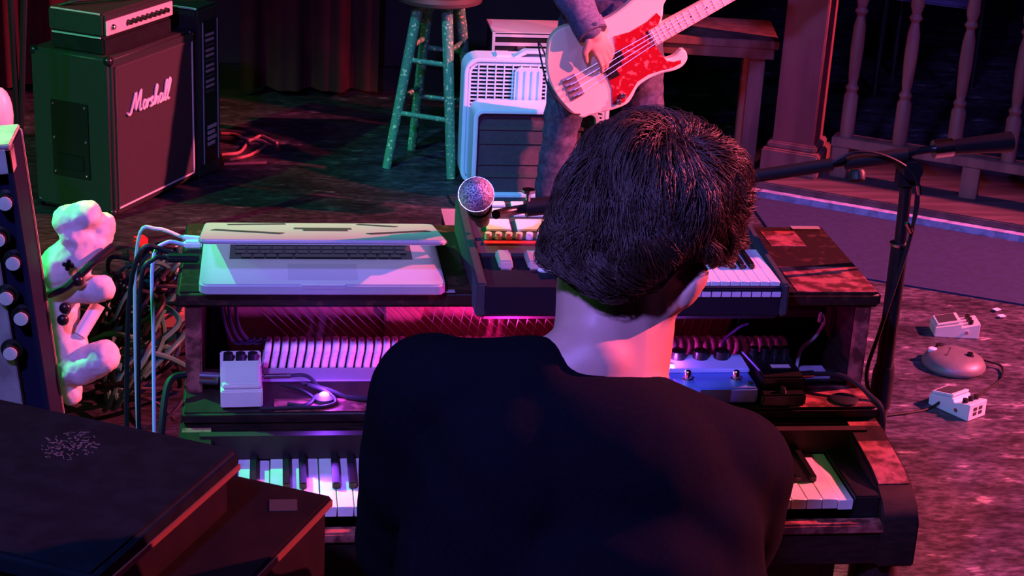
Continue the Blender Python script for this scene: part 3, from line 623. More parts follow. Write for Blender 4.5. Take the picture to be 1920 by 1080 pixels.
for sx in (-1, 1):
    b.caps((-.47+.09*sx, -.60, .565), (-.47+.14*sx, -.20, .515), .085, .062); b.caps((-.47+.14*sx, -.19, .50), (-.47+.13*sx, -.16, .10), .055, .038)
body = blob('body', skin, PS, b, .0075, 3)
eyes(HM, body, 1.0)
s = MB()      # t-shirt
s.ell((-.49, -.475, .99), (.165, .105, .13), Matrix.Rotation(.32, 3, 'Y')); s.ell((-.485, -.51, .86), (.175, .12, .16), Matrix.Rotation(.15, 3, 'Y')); s.ell((-.475, -.57, .68), (.165, .13, .16)); s.ell((-.47, -.60, .58), (.17, .13, .10))
s.caps((-.645, -.445, 1.080), (-.560, -.455, 1.098), .062, .052); s.caps((-.33, -.43, .980), (-.45, -.455, 1.050), .068, .062)
s.caps(SL+V((0, 0, -.012)), (SL+EL)/2+V((0, 0, -.01)), .074, .070); s.caps(SR, (SR+ER)/2+V((0, 0, -.01)), .078, .070)
s.caps((SL+EL)/2, EL, .070, .056); s.caps((SR+ER)/2, ER, .070, .056); s.caps(EL, (EL+WL)/2, .056, .045); s.caps(ER, (ER+WR)/2, .056, .045)
s.caps((-.585, -.48, 1.01), (-.62, -.50, .80), .10, .10); s.caps((-.39, -.47, .93), (-.36, -.50, .76), .10, .10)
fold = lambda co: .0055*noise.noise(co*9)+.0035*noise.noise(V((co.x*6, co.y*6, co.z*22+co.x*14)))
sh_ = blob('t_shirt', tshirt, PS, s, .010, 8, fold)
# collar ring
cc = V((-.487, -.448, 1.083))
tr_ = MB()
for sx in (-1, 1):
    tr_.caps((-.47+.09*sx, -.60, .565), (-.47+.14*sx, -.20, .515), .095, .075); tr_.caps((-.47+.14*sx, -.19, .50), (-.47+.13*sx, -.16, .14), .068, .055)
tr_.ell((-.47, -.61, .565), (.17, .13, .085)); blob('trousers', jeansm, PS, tr_, .011, 4)
for sx in (-1, 1):
    m = MB().ell((-.47+.13*sx, -.12, .045), (.045, .13, .045), n=16, m=10); 
    m.v = [V((v.x, v.y, max(v.z, .0))) for v in m.v]; m.build('shoe', ebony, PS)

def make_hair(M, parent, s=1., count=2300, seed=3, grow=.030, style='side'):
    rr = random.Random(seed); R3 = M.to_3x3()
    def surf(d, k=1.): # point on hair shell for local direction d
        if abs(d.x) > .35 and d.z < .15: k = k*max(.12, min(1, 1-(.15-d.z)*2.6*min(1, (abs(d.x)-.35)*3)*(1 if d.y > -.6 else .35)))
        if d.z > .3: k = k*(1+.45*(d.z-.3))
        if d.y < -.4 and d.z < .2: k = k*(1+.15*min(1, (-.4-d.y)*3)*min(1, (.2-d.z)*2))
        c = V((0, -.014, .018)); q = V((.070+grow*k*.95, .096+grow*k*.9, .098+grow*k))
        e_ = 2.5; t = 1/(abs(d.x/q.x)**e_+abs(d.y/q.y)**e_+abs(d.z/q.z)**e_)**(1/e_); return c+d*t
    def inhair(d):
        if d.y > .35 and d.z < .30+.25*(d.y-.35): return False
        if d.z < -.80: return False
        if d.z < -.25 and d.y > -.16: return False
        if abs(d.x) > .5 and d.z < .0 and d.y > -.34: return False
        return True
    capm = MB(); nu, nv = 44, 30; vs = []; ok = []
    for i in range(nv+1):
        th = PI*i/nv
        for k in range(nu):
            ph = 2*PI*k/nu; d = V((math.sin(th)*math.cos(ph), math.sin(th)*math.sin(ph), math.cos(th)))
            lump = .42+.2*noise.noise(d*2.3)+.1*noise.noise(d*6)
            vs.append(M @ (surf(d, lump)*s)); ok.append(inhair(d))
    fs = []
    for i in range(nv):
        for k in range(nu):
            q = (i*nu+k, (i+1)*nu+k, (i+1)*nu+(k+1) % nu, i*nu+(k+1) % nu)
            if all(ok[j] for j in q): fs.append(q)
    capm.add(vs, fs)
    cap = capm.build('hair', hairm, parent, smooth=180)
    st_ = MB(); crown = V((.05, -.45, .88)).normalized(); made = 0
    while made < count:
        d = V((rr.gauss(0, 1), rr.gauss(0, 1), rr.gauss(0, 1))).normalized()
        if not inhair(d) or (d.z < -.62) or (abs(d.x) > .42 and d.y > -.34 and d.z < .14+.3*max(0, d.y)): continue
        made += 1
        L_ = rr.uniform(.05, .10)*s; steps = 7; pts = []; cell = V((round(d.x*7), round(d.y*7), round(d.z*7))); cl = noise.noise(d*3.5)*1.6+.5*noise.noise(cell*3.17); lift = rr.uniform(.70, .92)+.35*noise.noise(cell*1.73)+.22*noise.noise(d*4+V((3, 1, 2)))
        for j in range(steps):
            f_ = j/(steps-1); k = lift*(.55+.6*math.sin(f_*PI*.8))-(.1 if j == 0 else 0)
            pts.append(M @ (surf(d, k)*s))
            g = d-crown*d.dot(crown)
            if g.length < .05: g = V((rr.uniform(-1, 1), rr.uniform(-1, 1), 0))
            g.normalize(); side = crown.cross(g)
            g = g*(.85)+side*(.45+.75*cl)+V((0, -.1, -.25))+V((rr.uniform(-.12, .12),)*3)
            g = (g-d*g.dot(d)).normalized(); d = (d+g*(L_/steps/(.12*s))).normalized()
            if d.z < -.86 or (abs(d.x) > .5 and d.z < .02+.3*max(0, d.y) and d.y > -.34): break
        if len(pts) < 4: continue
        r0 = rr.uniform(.0004, .00085)*s*(1.6 if count < 1000 else 1); n_ = len(pts)
        st_.tube(pts, [r0*(1.0-.75*(j/(n_-1))**1.5) for j in range(n_)], 4, False)
    st_.build('hair_strands', hairm, cap, smooth=180, weld=False)
    return cap
make_hair(HM, PS, 1.0, 15000, 3, .029)

# --- bassist (bass guitar in the plane y = 3.10)
YB = 3.10
def BQ(px, py, y=YB): return ony(px, py, y)
BS = thing('person', 'standing person in a denim shirt and dark jeans playing the pale bass guitar', 'person', (.24, 3.30, 0))
b = MB(); hM = Matrix.Translation((.24, 3.20, 1.40)) @ Matrix.Rotation(PI, 4, 'Z') @ Matrix.Rotation(math.radians(-10), 4, 'X')
head_shapes(b, hM, .9); b.caps((.24, 3.24, 1.18), (.24, 3.22, 1.34), .055, .048); b.ell((.24, 3.27, 1.0), (.15, .09, .25))
b.caps((.08, 3.26, 1.16), BQ(1052, -40, 3.17), .045, .038); WR_ = BQ(1108, 58, 3.055); b.caps(BQ(1052, -40, 3.17), WR_, .036, .026)
hand_shapes(b, WR_, (V(BQ(1140, 108, 3.07))-WR_), V((.35, -1, .35)), (-1, 0, -.6), .95, .5)
b.caps((.40, 3.26, 1.16), (.60, 3.22, .96), .045, .038); b.caps((.60, 3.22, .96), (.70, 3.10, .87), .036, .026)
hand_shapes(b, (.70, 3.10, .87), (.2, -.6, .8), (.5, -.9, -.3), (-1, 0, 0), .9, 1.1)
body2 = blob('body', skin, BS, b, .005, 2); eyes(hM, body2, .9)
s = MB(); s.ell((.24, 3.28, 1.03), (.175, .11, .22)); s.ell((.24, 3.29, .84), (.165, .105, .16)); s.caps((.10, 3.27, 1.16), (.38, 3.27, 1.16), .065, .065)
wr = BQ(1104, 50, 3.065)
s.caps((.08, 3.26, 1.16), BQ(1055, -40, 3.17), .068, .066); s.caps(BQ(1055, -40, 3.17), wr, .064, .046)
s.caps((.40, 3.26, 1.16), (.60, 3.22, .96), .066, .06); s.caps((.60, 3.22, .96), (.68, 3.12, .885), .056, .045)
blob('denim_shirt', denim, BS, s, .009, 5, lambda co: .006*noise.noise(co*16)+.004*noise.noise(V((co.x*30, co.y*20, co.z*12))))
cf = MB(); dv = (WR_-BQ(1055, -40, 3.17)).normalized(); cf.tube([wr-dv*.015, wr+dv*.028], [.0525, .050], 20); cf.build('shirt_cuff', denim, BS, bev=.003)
MB().lathe([(.006, 0), (.006, .003)], wr+V((.01, -.050, .02)), (0, -1, .3), 10).build('cuff_button', chrome, BS)
s = MB(); s.ell((.24, 3.30, .72), (.16, .105, .12))
s.caps((.155, 3.31, .66), (.105, 3.31, .36), .088, .065); s.caps((.105, 3.31, .36), (.085, 3.33, .06), .064, .055)
s.caps((.33, 3.31, .66), (.375, 3.30, .36), .092, .068); s.caps((.375, 3.30, .36), (.39, 3.33, .06), .065, .055)
blob('jeans', jeansm, BS, s, .010, 5, lambda co: .007*noise.noise(V((co.x*14, co.y*14, co.z*26))))
for x in (.085, .39):
    m = MB().ell((x, 3.29, .04), (.042, .115, .045), n=16, m=10); m.v = [V((v.x, v.y, max(v.z, 0))) for v in m.v]; m.build('shoe', ebony, BS)
make_hair(hM, BS, .9, 300, 8, .02)

# bass guitar
BG = thing('bass_guitar', 'pale cream bass guitar with a red tortoiseshell pickguard held by the bassist', 'guitar', BQ(1130, 130))
outl = [(1027, 92), (1031, 75), (1044, 58), (1068, 48), (1100, 46), (1137, 36), (1165, 18), (1193, -6), (1215, -30), (1238, -50), (1258, -52), (1266, -38), (1258, -12), (1245, 8), (1243, 28), (1236, 52), (1222, 70), (1227, 91), (1236, 104), (1248, 111), (1265, 106), (1278, 94), (1285, 95), (1289, 104), (1288, 114), (1278, 126), (1262, 133), (1240, 138), (1218, 147), (1197, 162), (1186, 182), (1174, 196), (1142, 208), (1108, 216), (1091, 221), (1075, 213), (1060, 199), (1044, 179), (1031, 152), (1025, 120)]
ol = spline([BQ(*p) for p in outl]+[BQ(*outl[0])], 3)[:-1]
guitarm = mat('cream_lacquer', (.88, .74, .56), .22, var=.05, scale=5)
MB().prism(ol, (0, .038, 0)).build('body', guitarm, BG, bev=.005, seg=3)
pg = [(1151, 68), (1180, 60), (1214, 40), (1231, 24), (1239, 32), (1232, 50), (1214, 58), (1222, 82), (1232, 88), (1240, 102), (1250, 114), (1263, 116), (1276, 112), (1277, 118), (1262, 126), (1244, 130), (1218, 138), (1195, 153), (1180, 178), (1170, 192), (1148, 196), (1147, 166), (1138, 142), (1127, 124), (1140, 116), (1157, 111), (1153, 85)]
tort = mat('red_tortoiseshell', (.26, .005, .014), .25, col2=(.60, .14, .15), scale=60, lo=.56, hi=.66)
MB().prism([BQ(x, y, YB-.0008) for x, y in pg], (0, -.003, 0)).build('pickguard', tort, BG)
for q in (((1150, 97), (1163, 92), (1170, 108), (1157, 115)), ((1132, 124), (1147, 116), (1162, 140), (1146, 148)), ((1145, 110), (1160, 104), (1166, 120), (1152, 128))):
    MB().prism([BQ(x, y, YB-.0035) for x, y in q], (0, -.008, 0)).build('pickup', ebony, BG, bev=.001)
MB().prism([BQ(x, y, YB-.0005) for x, y in ((1052, 149), (1076, 137), (1096, 175), (1072, 190))], (0, -.004, 0)).build('bridge', mat('bridge_steel', (.6, .55, .6), .3, .8), BG, bev=.001)
for i in range(4):
    c = BQ(1062+7*i, 152+9.5*i-2, YB-.0045); MB().box(c+V((.0, -.004, 0)), (.028, .008, .008), Matrix.Rotation(math.radians(-29), 3, 'Y')).build('saddle', chrome, BG, bev=.001)
nd = (BQ(1312, 2)-BQ(1214, 57)).normalized(); nn = V((0, -1, 0)).cross(nd).normalized(); nn = nn if nn.z > 0 else -nn
n0 = BQ(1224, 69, YB); LN = .60
def nk(a_, b_, y): return n0+nd*a_+nn*b_+V((0, y, 0))
def neck_prism(a0, a1, w0, w1, y0, y1): return MB().prism([nk(a0, -w0, y0), nk(a1, -w1, y0), nk(a1, w1, y0), nk(a0, w0, y0)], (0, y1-y0, 0))
neck_prism(0, LN, .028, .020, -.006, .016).build('neck', guitarm, BG, bev=.003)
fb = neck_prism(-.004, LN, .0275, .0195, -.011, -.006).build('fretboard', mat('maple', (.85, .60, .45), .35, var=.1), BG)
for k in range(21):
    a_ = .86*(2**(-(20-k)/12)) - .86*(2**(-20/12)) + .002
    if a_ < LN: MB().tube([nk(a_, -.0265+.008*a_/LN, -.012), nk(a_, .0265-.008*a_/LN, -.012)], .0013, 5).build('fret', steel, fb)
for a_ in (.055, .092, .135, .19, .26, .34): MB().lathe([(.0032, 0), (.0032, .001)], nk(a_, 0, -.011), (0, -1, 0), 8).build('fret_dot', ebony, fb)
hd = [(LN, -.02), (LN+.02, -.035), (LN+.08, -.04), (LN+.17, -.015), (LN+.19, .02), (LN+.17, .04), (LN+.10, .045), (LN+.03, .032), (LN, .02)]
MB().prism([nk(a_, b_, -.004) for a_, b_ in hd], (0, .014, 0)).build('headstock', guitarm, BG, bev=.002)
for k in range(4):
    MB().tube([nk(LN+.04+.035*k, .03, .002), nk(LN+.04+.035*k, .07, .002)], .004, 8).build('tuning_peg', chrome, BG)
    s0 = BQ(1063+7*k, 150+9.5*k, YB-.013); MB().tube([s0, nk(0, .018-.012*k, -.017), nk(LN, .014-.0095*k, -.015)], .0012, 5, False).build('string', steel, BG)
for q in ((1168, 178), (1160, 190)): MB().lathe([(.009, 0), (.009, .012), (.007, .013)], BQ(*q, YB-.003), (0, -1, 0), 12).build('knob', chrome, BG)
cable('instrument_cable', [BQ(1098, 214, 3.12), BQ(1072, 212, 3.08), BQ(1048, 190, 3.09), BQ(1028, 162, 3.12), BQ(1016, 118, 3.165), BQ(1010, 80, 3.2), V((.06, 3.40, .5)), V((.13, 3.44, .25)), V((.2, 3.44, .005)), V((.28, 3.42, .005))], .003, rubber, 'thin black cable looping from the pale bass guitar down to the floor')

# ------------------------------------------------------------------ stool
SO = thing('bar_stool', 'tall round-seated stool painted green with pale speckles', 'stool', (-.262, 3.895, 0))
cen = V((-.262, 3.895, 0)); feet = [V((-.438, 3.834, 0)), V((-.215, 3.716, 0)), V((-.330, 4.072, 0)), V((-.095, 3.975, 0))]
tops = [cen+(f-cen)*.42+V((0, 0, .60)) for f in feet]
for f, t in zip(feet, tops): MB().tube([f, f.lerp(t, .5), t], [.0165, .019, .021], 12).build('leg', greenp, SO)
def rung(i, j, h): MB().tube([feet[i].lerp(tops[i], h), feet[j].lerp(tops[j], h)], .0095, 10).build('rung', greenp, SO)
rung(0, 1, .34); rung(0, 1, .66); rung(0, 2, .42); rung(0, 2, .74); rung(1, 3, .42); rung(1, 3, .74); rung(2, 3, .36); rung(2, 3, .68)
MB().lathe([(.13, 0), (.15, .008), (.152, .02), (.14, .034)], cen+V((0, 0, .598)), n=32).build('seat', mat('dark_red_seat', (.06, .03, .025), .5), SO)

# ------------------------------------------------------------------ box fan
fanw = mat('bluish_white_plastic', (.55, .70, .80), .45)
FN = thing('box_fan', 'white plastic box fan standing behind the white-framed amplifier', 'fan', (.07, 3.71, 0))
fx, fz, fw, fh = .07, .228, .52, .456
T = lambda u, v, y: V((fx+u, y, fz+v))
m = MB(); ring_frame(m, rounded(fw, fh, .05), rounded(fw-.03, fh-.03, .04), 3.652, 3.77, T); m.build('frame', fanw, FN, bev=.003)
m = MB(); ring_frame(m, rounded(fw-.028, fh-.028, .04), rounded(fw-.05, fh-.05, .032), 3.657, 3.665, T); m.build('grille_rim', fanw, FN)
m = MB()
for k in range(31):
    z = -fh/2+.024+k*(fh-.048)/30; m.box(T(0, z, 3.662), (fw-.04, .012, .0042))
for k in range(17):
    x = -fw/2+.02+k*(fw-.04)/16; m.box(T(x, 0, 3.659), (.0048, .008, fh-.04))
tag(m.build('grille', fanw, FN), kind='stuff')
MB().prism([T(u, v, 3.648) for u, v in rounded(.10, .16, .02, cx=-.035, cy=.118)], (0, .010, 0)).build('motor_cover', fanw, FN, bev=.002)
for k in range(4): MB().box(T(-.07+.024*k, .118, 3.6465), (.003, .004, .14)).build('cover_rib', fanw, FN)
MB().prism([T(-.09, fh/2-.002, 3.675), T(-.05, fh/2+.024, 3.675), T(.16, fh/2+.024, 3.675), T(.20, fh/2-.002, 3.675), T(.17, fh/2-.002, 3.675), T(.15, fh/2+.012, 3.675), T(-.04, fh/2+.012, 3.675), T(-.07, fh/2-.002, 3.675)], (0, .04, 0)).build('handle', fanw, FN, bev=.002)
MB().prism([T(-.15, fh/2-.002, 3.68), T(-.145, fh/2+.008, 3.68), T(-.10, fh/2+.008, 3.68), T(-.095, fh/2-.002, 3.68)], (0, .06, 0)).build('switch_cap', fanw, FN)
MB().bb((fx-fw/2+.03, 3.755, .03), (fx+fw/2-.03, 3.765, fh-.03)).build('rear_guard', darkgrey, FN)
# white framed amp in front of it
AM = thing('combo_amplifier', 'dark amplifier in a rounded white frame standing in front of the box fan', 'amplifier', (.045, 3.57, 0))
ax, aw, ah = .05, .435, .315; T2 = lambda u, v, y: V((ax+u, y, ah/2+v))
m = MB(); ring_frame(m, rounded(aw, ah, .03), rounded(aw-.03, ah-.03, .02), 3.50, 3.635, T2); m.build('frame', fanw, AM, bev=.003)
MB().prism([T2(u, v, 3.52) for u, v in rounded(aw-.032, ah-.032, .02)], (0, .10, 0)).build('grille_panel', mat('dark_violet_cloth', (.055, .04, .06), .8, var=.2, scale=60), AM)
for z, h in ((.24, .012), (.19, .003), (.115, .003), (.07, .012)): MB().bb((ax-aw/2+.02, 3.516, z), (ax+aw/2-.02, 3.521, z+h)).build('cloth_band', darkgrey, AM)
# black box and flight case behind
BX = thing('speaker_box', 'plain black speaker box standing behind the box fan', 'speaker', (.10, 3.95, 0))
MB().bb((-.10, 3.82, 0), (.32, 4.08, .40)).build('body', black, BX, bev=.006)
MB().bb((-.08, 3.815, .03), (.30, 3.82, .37)).build('grille', darkgrey, BX)
FC = thing('flight_case', 'silver-trimmed black flight case lying on the black speaker box', 'case', (.10, 3.94, .40))
MB().bb((-.07, 3.84, .402), (.26, 4.04, .505)).build('body', black, FC, bev=.003)
for z0, z1 in ((.402, .437), (.458, .470), (.490, .506)): MB().bb((-.074, 3.835, z0), (.264, 3.842, z1)).build('metal_trim', alu, FC, bev=.001)
MB().bb((-.074, 3.835, .500), (.264, 4.044, .508)).build('lid_trim', alu, FC, bev=.001)
for x in (-.075, .258): MB().bb((x, 3.833, .402), (x+.01, 3.843, .508)).build('corner_trim', alu, FC)
MB().box((.03, 3.832, .448), (.03, .006, .018)).build('latch', chrome, FC, bev=.001)

# ------------------------------------------------------------------ guitar cabinet, amp head, second cabinet
A0 = V((-1.351, 3.226, 0)); RA = math.atan2(.871, .490)
tolex = mat('black_tolex', (.030, .032, .030), .42, var=.35, scale=300, bump=.25)
GC = thing('guitar_cabinet', 'black guitar speaker cabinet with a white script logo on the left', 'speaker', A0, RA)
W, D, H = .50, .30, .535
LB(GC, (0, 0, .012), (W, D, H)).build('body', tolex, GC, bev=.010, seg=3)
LB(GC, (.022, -.003, .035), (W-.022, .0005, H-.03)).build('grille_cloth', mat('grille_cloth', (.040, .034, .036), .95, col2=(.030, .024, .026), scale=400), GC)
pip = mat('white_piping', (.85, .78, .74), .5)
for a_, b_ in (((.024, -.006, .036), (W-.024, -.002, .041)), ((.024, -.006, H-.036), (W-.024, -.002, H-.032)), ((.024, -.006, .036), (.027, -.002, H-.032)), ((W-.030, -.006, .036), (W-.025, -.002, H-.032))):
    LB(GC, a_, b_).build('piping', darkgrey if (a_[0] < .1 and b_[0] < .1) or a_[2] > .3 else pip, GC)
for x in (.012, W-.012):
    for z in (.024, H-.012):
        for y in (.012, D-.012): MB().ell(P(GC, x, y, z), .0165, n=12, m=8).build('corner_cap', blackmetal, GC)
LB(GC, (-.004, .085, .125), (.001, .225, .375)).build('handle_plate', ebony, GC, bev=.001)
LB(GC, (-.0065, .105, .15), (-.0035, .205, .20)).build('handle_grip', blackmetal, GC, bev=.002)
for y in (.095, .215):
    for z in (.137, .25, .363): MB().ell(P(GC, -.0055, y, z), .0045, n=8, m=6).build('screw', chrome, GC)
for x in (.05, W-.05):
    for y in (.05, D-.05): MB().lathe([(.02, 0), (.018, .012)], P(GC, x, y, 0), n=10).build('foot', rubber, GC)
# script lettering
def S(pts, ox, sc_=1.): return [((ox+x)*sc_, y*sc_) for x, y in pts]
strokes = [
 [(-.25, .12), (-.12, 0), (.02, .08), (.18, .6), (.30, 1.02), (.34, .5), (.38, .12), (.55, .65), (.72, 1.05), (.70, .5), (.72, .05), (.85, .08)],
 [(1.18, .42), (1.02, .44), (.94, .2), (1.02, .02), (1.14, .12), (1.2, .42), (1.18, .1), (1.28, .04)],
 [(1.28, .04), (1.36, .42), (1.42, .34), (1.54, .42), (1.50, .30)],
 [(1.50, .04), (1.62, .02), (1.70, .12), (1.60, .26), (1.68, .46), (1.76, .38)],
 [(1.72, .02), (1.88, .3), (2.02, .8), (2.0, 1.0), (1.92, .8), (1.90, .02), (2.0, .34), (2.12, .36), (2.12, .04), (2.2, .06)],
 [(2.50, .42), (2.34, .44), (2.26, .2), (2.34, .02), (2.46, .12), (2.52, .42), (2.50, .1), (2.6, .06)],
 [(2.58, .04), (2.74, .4), (2.86, .9), (2.80, 1.04), (2.72, .8), (2.72, .1), (2.82, .04)],
 [(2.82, .04), (2.98, .4), (3.10, .95), (3.04, 1.08), (2.96, .8), (2.96, .1), (3.10, .08)]]
lm = MB(); sc_ = .070
for s_ in strokes:
    lm.tube([P(GC, .095+x*sc_*1.03+.012*y, -.008, .335+y*sc_*.92) for x, y, _ in spline([(x, y, 0) for x, y in s_], 4)], .0046, 6)
lm.build('script_logo', pip, GC, smooth=60)
AH = thing('amplifier_head', 'small black amplifier head with a pale knob panel on the cabinet with the script logo', 'amplifier', P(GC, .02, .03, H), RA)
LB(AH, (0, .0, .0), (.385, .20, .055)).build('lower_body', black, AH, bev=.006)
LB(AH, (-.004, -.004, .057), (.389, .206, .135)).build('upper_body', tolex, AH, bev=.008)
LB(AH, (.005, -.008, .064), (.380, -.003, .110)).build('control_panel', mat('pale_panel', (.72, .58, .56), .4), AH, bev=.001)
for i in range(9): MB().lathe([(.009, 0), (.008, .013)], P(AH, .12+.027*i, -.008, .088), V((.871, -.49, 0)), 10).build('knob', ebony, AH)
MB().ell(P(AH, .035, -.009, .088), (.012, .012, .010)).build('badge', chrome, AH)
MB().tube([P(AH, -.006, .01, .132), P(AH, -.006, .19, .132)], .003, 6).build('edge_trim_or_highlight', alu, AH)
MB().tube([P(AH, -.004, .01, .056), P(AH, -.004, .19, .056)], .003, 6).build('edge_trim_or_highlight', alu, AH)
MB().tube(spline([P(AH, .02, .18, .135), P(AH, .05, .12, .152), P(AH, .16, .06, .150), P(AH, .24, .04, .136)]), .005, 8).build('strap_handle', rubber, AH)
C2 = thing('bass_cabinet', 'taller black cabinet with a narrow lettered side strip beside the guitar cabinet', 'speaker', P(GC, W+.01, 0, 0), RA)
LB(C2, (0, 0, 0), (.15, .32, .60)).build('body', tolex, C2, bev=.008)
LB(C2, (.03, -.004, .05), (.125, .0, .55)).build('side_strip', ebony, C2)
for x in (.030, .123): LB(C2, (x-.0015, -.007, .05), (x+.0015, -.003, .55)).build('edge_line', greypl, C2)
for k in range(12): LB(C2, (.048, -.006, .30+.018*k), (.10, -.004, .309+.018*k)).build('mark', greypl if k % 3 else darkgrey, C2)
for k in range(4): LB(C2, (.055, -.0065, .17-.02*k), (.11-.01*(k % 2), -.004, .182-.02*k)).build('mark', mat('pale_mark', (.5, .45, .45), .5), C2)
MB().tube([P(C2, 0, .0, .60), P(C2, .0, .3, .60)], .004, 6).build('edge_trim_or_highlight', alu, C2)
# small chrome piece and cable on floor right of cabinets
for i, pts in enumerate([[(415, 290), (450, 285), (470, 262), (500, 270), (470, 290), (430, 300)], [(415, 250), (440, 252), (470, 262), (490, 255), (520, 268)], [(420, 308), (460, 306), (500, 305)]]):
    cable('floor_cable', [onz(x, y, .006) for x, y in pts], .006, mat('red_brown_cable', (.30, .10, .09), .5), ['red-brown cable looping on the floor right of the cabinets', 'red-brown cable lying farthest back by the curtain', 'straight red-brown cable lying nearest on the floor right of the cabinets'][i])
cable('floor_cable', [onz(x, y, .004) for x, y in ((840, 365), (848, 380), (862, 384), (880, 372))], .003, rubber, 'short thin cable on the floor left of the microphone')

# small open case behind the piano at the microphone
OC = thing('open_case', 'low pale-trimmed open case on the floor behind the piano', 'case', (-.20, 3.0, 0))
MB().bb((-.30, 2.98, 0), (-.05, 3.16, .07)).build('body', black, OC, bev=.003)
MB().bb((-.303, 2.976, .0), (-.047, 2.982, .012)).build('trim', alu, OC); MB().bb((-.303, 2.976, .062), (-.047, 3.163, .073)).build('trim', alu, OC)

# ------------------------------------------------------------------ rack console on the left
RX = Matrix.Translation((-1.290, 1.30, 0)) @ Matrix.Rotation(math.radians(-5.2), 4, 'Y')
RK = thing('equipment_rack', 'tall leaning effects rack with black chrome-capped knobs at the left edge', 'rack', mx=RX)
framem = mat('lilac_grey_wood', (.42, .36, .40), .6, var=.25, scale=14)
LB(RK, (-.44, .02, .0), (-.005, .12, .83)).build('cabinet', mat('rack_dark_blue', (.012, .014, .035), .7), RK, bev=.003); spec(MATS['rack_dark_blue'], .05)
LB(RK, (-.012, -.03, .0), (.0, .115, .835)).build('side_board', MATS['rack_dark_blue'], RK, bev=.002); LB(RK, (-.010, .113, .0), (.004, .122, .835)).build('edge_strip', framem, RK, bev=.002)
LB(RK, (-.45, -.03, .0), (-.438, .12, .835)).build('side_board', framem, RK, bev=.002)
LB(RK, (-.45, -.03, .783), (-.0, .02, .835)).build('top_rail', framem, RK, bev=.002)
LB(RK, (-.45, -.03, .836), (-.0, .12, .845)).build('top_board', framem, RK, bev=.002)
LB(RK, (-.43, -.012, .05), (-.058, .019, .77)).build('front_panel', mat('worn_panel', (.34, .30, .32), .6, col2=(.20, .16, .18), scale=9), RK, bev=.002)
RI = WM[RK.name].inverted(); capm_ = mat('brushed_cap', (.75, .72, .72), .4, .3)
for i, (px, py) in enumerate(((18, 375), (5, 443), (33, 487), (20, 552), (48, 590), (28, 655))):
    p = RI @ ony(px-6, py, 1.285); c = V((p.x, -.012, p.z))
    sk = MB().lathe([(.023, 0), (.023, .004), (.017, .006), (.0165, .026)], P(RK, *c), RX.to_3x3() @ V((0, -1, 0)), 20).build('knob', ebony, RK)
    MB().lathe([(.0145, .0262), (.0145, .0285), (.010, .029)], P(RK, *c), RX.to_3x3() @ V((0, -1, 0)), 20).build('knob_cap', capm_, sk)
# thin stand poles and lit gear at the top left
for i, pts in enumerate((((18, -30), (34, 240)), ((46, -30), (40, 200)))):
    a_, b_ = ony(*pts[0], 2.75), ony(*pts[1], 2.75); dd = (b_-a_); k = (-a_.z)/dd.z
    tag(MB().tube([a_, a_+dd*k], .009, 8).build('stand_pole', blackmetal), ['thin black stand pole behind the rack, left one of the pair', 'thin black stand pole behind the rack, right one of the pair'][i], 'pole')
SC = thing('satin_bundle', 'small green lit cloth bundle behind the rack at the left edge', 'cloth', ony(5, 225, 2.4)-V((0, 0, .30)))
MB().ell(ony(0, 215, 2.4), (.035, .04, .075)).build('cloth', white, SC)
MB().lathe([(.06, 0), (.05, .02), (.04, .28)], ony(0, 250, 2.4)+V((0, 0, -.27)), n=14).build('stand', black, SC)

# ------------------------------------------------------------------ plush toy and cable tangle
TY = thing('plush_toy', 'white stuffed toy with black straps strapped beside the left rack', 'toy', (-1.235, 1.46, .20))
yt = 1.46
q = lambda x, y, dy=0: ony(x, y, yt+dy)
t = MB()
t.caps(q(128, 415, .01), q(165, 402), .036, .032); t.caps(q(190, 440, .02), q(196, 420, .02), .028, .026); t.caps(q(140, 440), q(180, 455, .01), .034, .03)
t.caps(q(115, 500, .02), q(150, 470, .01), .050, .046); t.caps(q(108, 535, .03), q(112, 660, .03), .045, .05)
t.caps(q(135, 545), q(190, 541, -.02), .030, .031); t.caps(q(125, 640, .02), q(140, 690, 0), .046, .04); t.caps(q(150, 690, -.01), q(194, 668, -.03), .042, .038); t.caps(q(120, 700, .02), q(132, 735, .02), .035, .03)
blob('body', plush, TY, t, .006, 4, lambda co: .003*noise.noise(co*40)+.002*noise.noise(co*90))
cr = q(128, 497, -.052)
for a_, b_ in ((.026, .009), (.009, .026)): MB().box(cr, (a_, .008, b_), Matrix.Rotation(.2, 3, 'Y')).build('cross_patch', ebony, TY, bev=.002)
MB().tube(spline([q(92, 552, -.03), q(122, 540, -.055), q(150, 515, -.05), q(180, 488, -.045), q(212, 462, -.02)]), .009, 8).build('strap', rubber, TY)
for x, y in ((146, 527), (122, 578), (118, 600)): MB().ell(q(x, y, -.055), (.013, .010, .013)).build('button', ebony, TY)
MB().tube([q(150, 628, .0), q(185, 570, .03)], [.016, .016], 12).build('paper_roll', white, TY)
heap = onz(255, 560, 0)
rr = random.Random(5)
gcab = mat('green_cable', (.03, .16, .09), .5)
for i in range(34):
    cx, cy = rr.uniform(-1.24, -1.12), rr.uniform(1.75, 2.65); R0 = rr.uniform(.05, .13); pts = []; n_ = 10; z0 = rr.uniform(.01, .16); ph = rr.uniform(0, 6)
    for k in range(n_): a_ = ph+k*.85; pts.append(V((cx+R0*math.cos(a_)*rr.uniform(.5, 1.1), cy+R0*1.5*math.sin(a_)*rr.uniform(.7, 1.1), max(.006, z0+.07*math.sin(a_*1.3)+rr.uniform(-.02, .02)))))
    g_ = i % 3 == 0
    cable('coiled_cable', pts, rr.choice((.0045, .006, .007)), gcab if g_ else rubber, 'green cable in the tangle between the toy and the piano' if g_ else 'black cable in the tangle between the toy and the piano', 'green cables of the tangle' if g_ else 'black cables of the tangle')
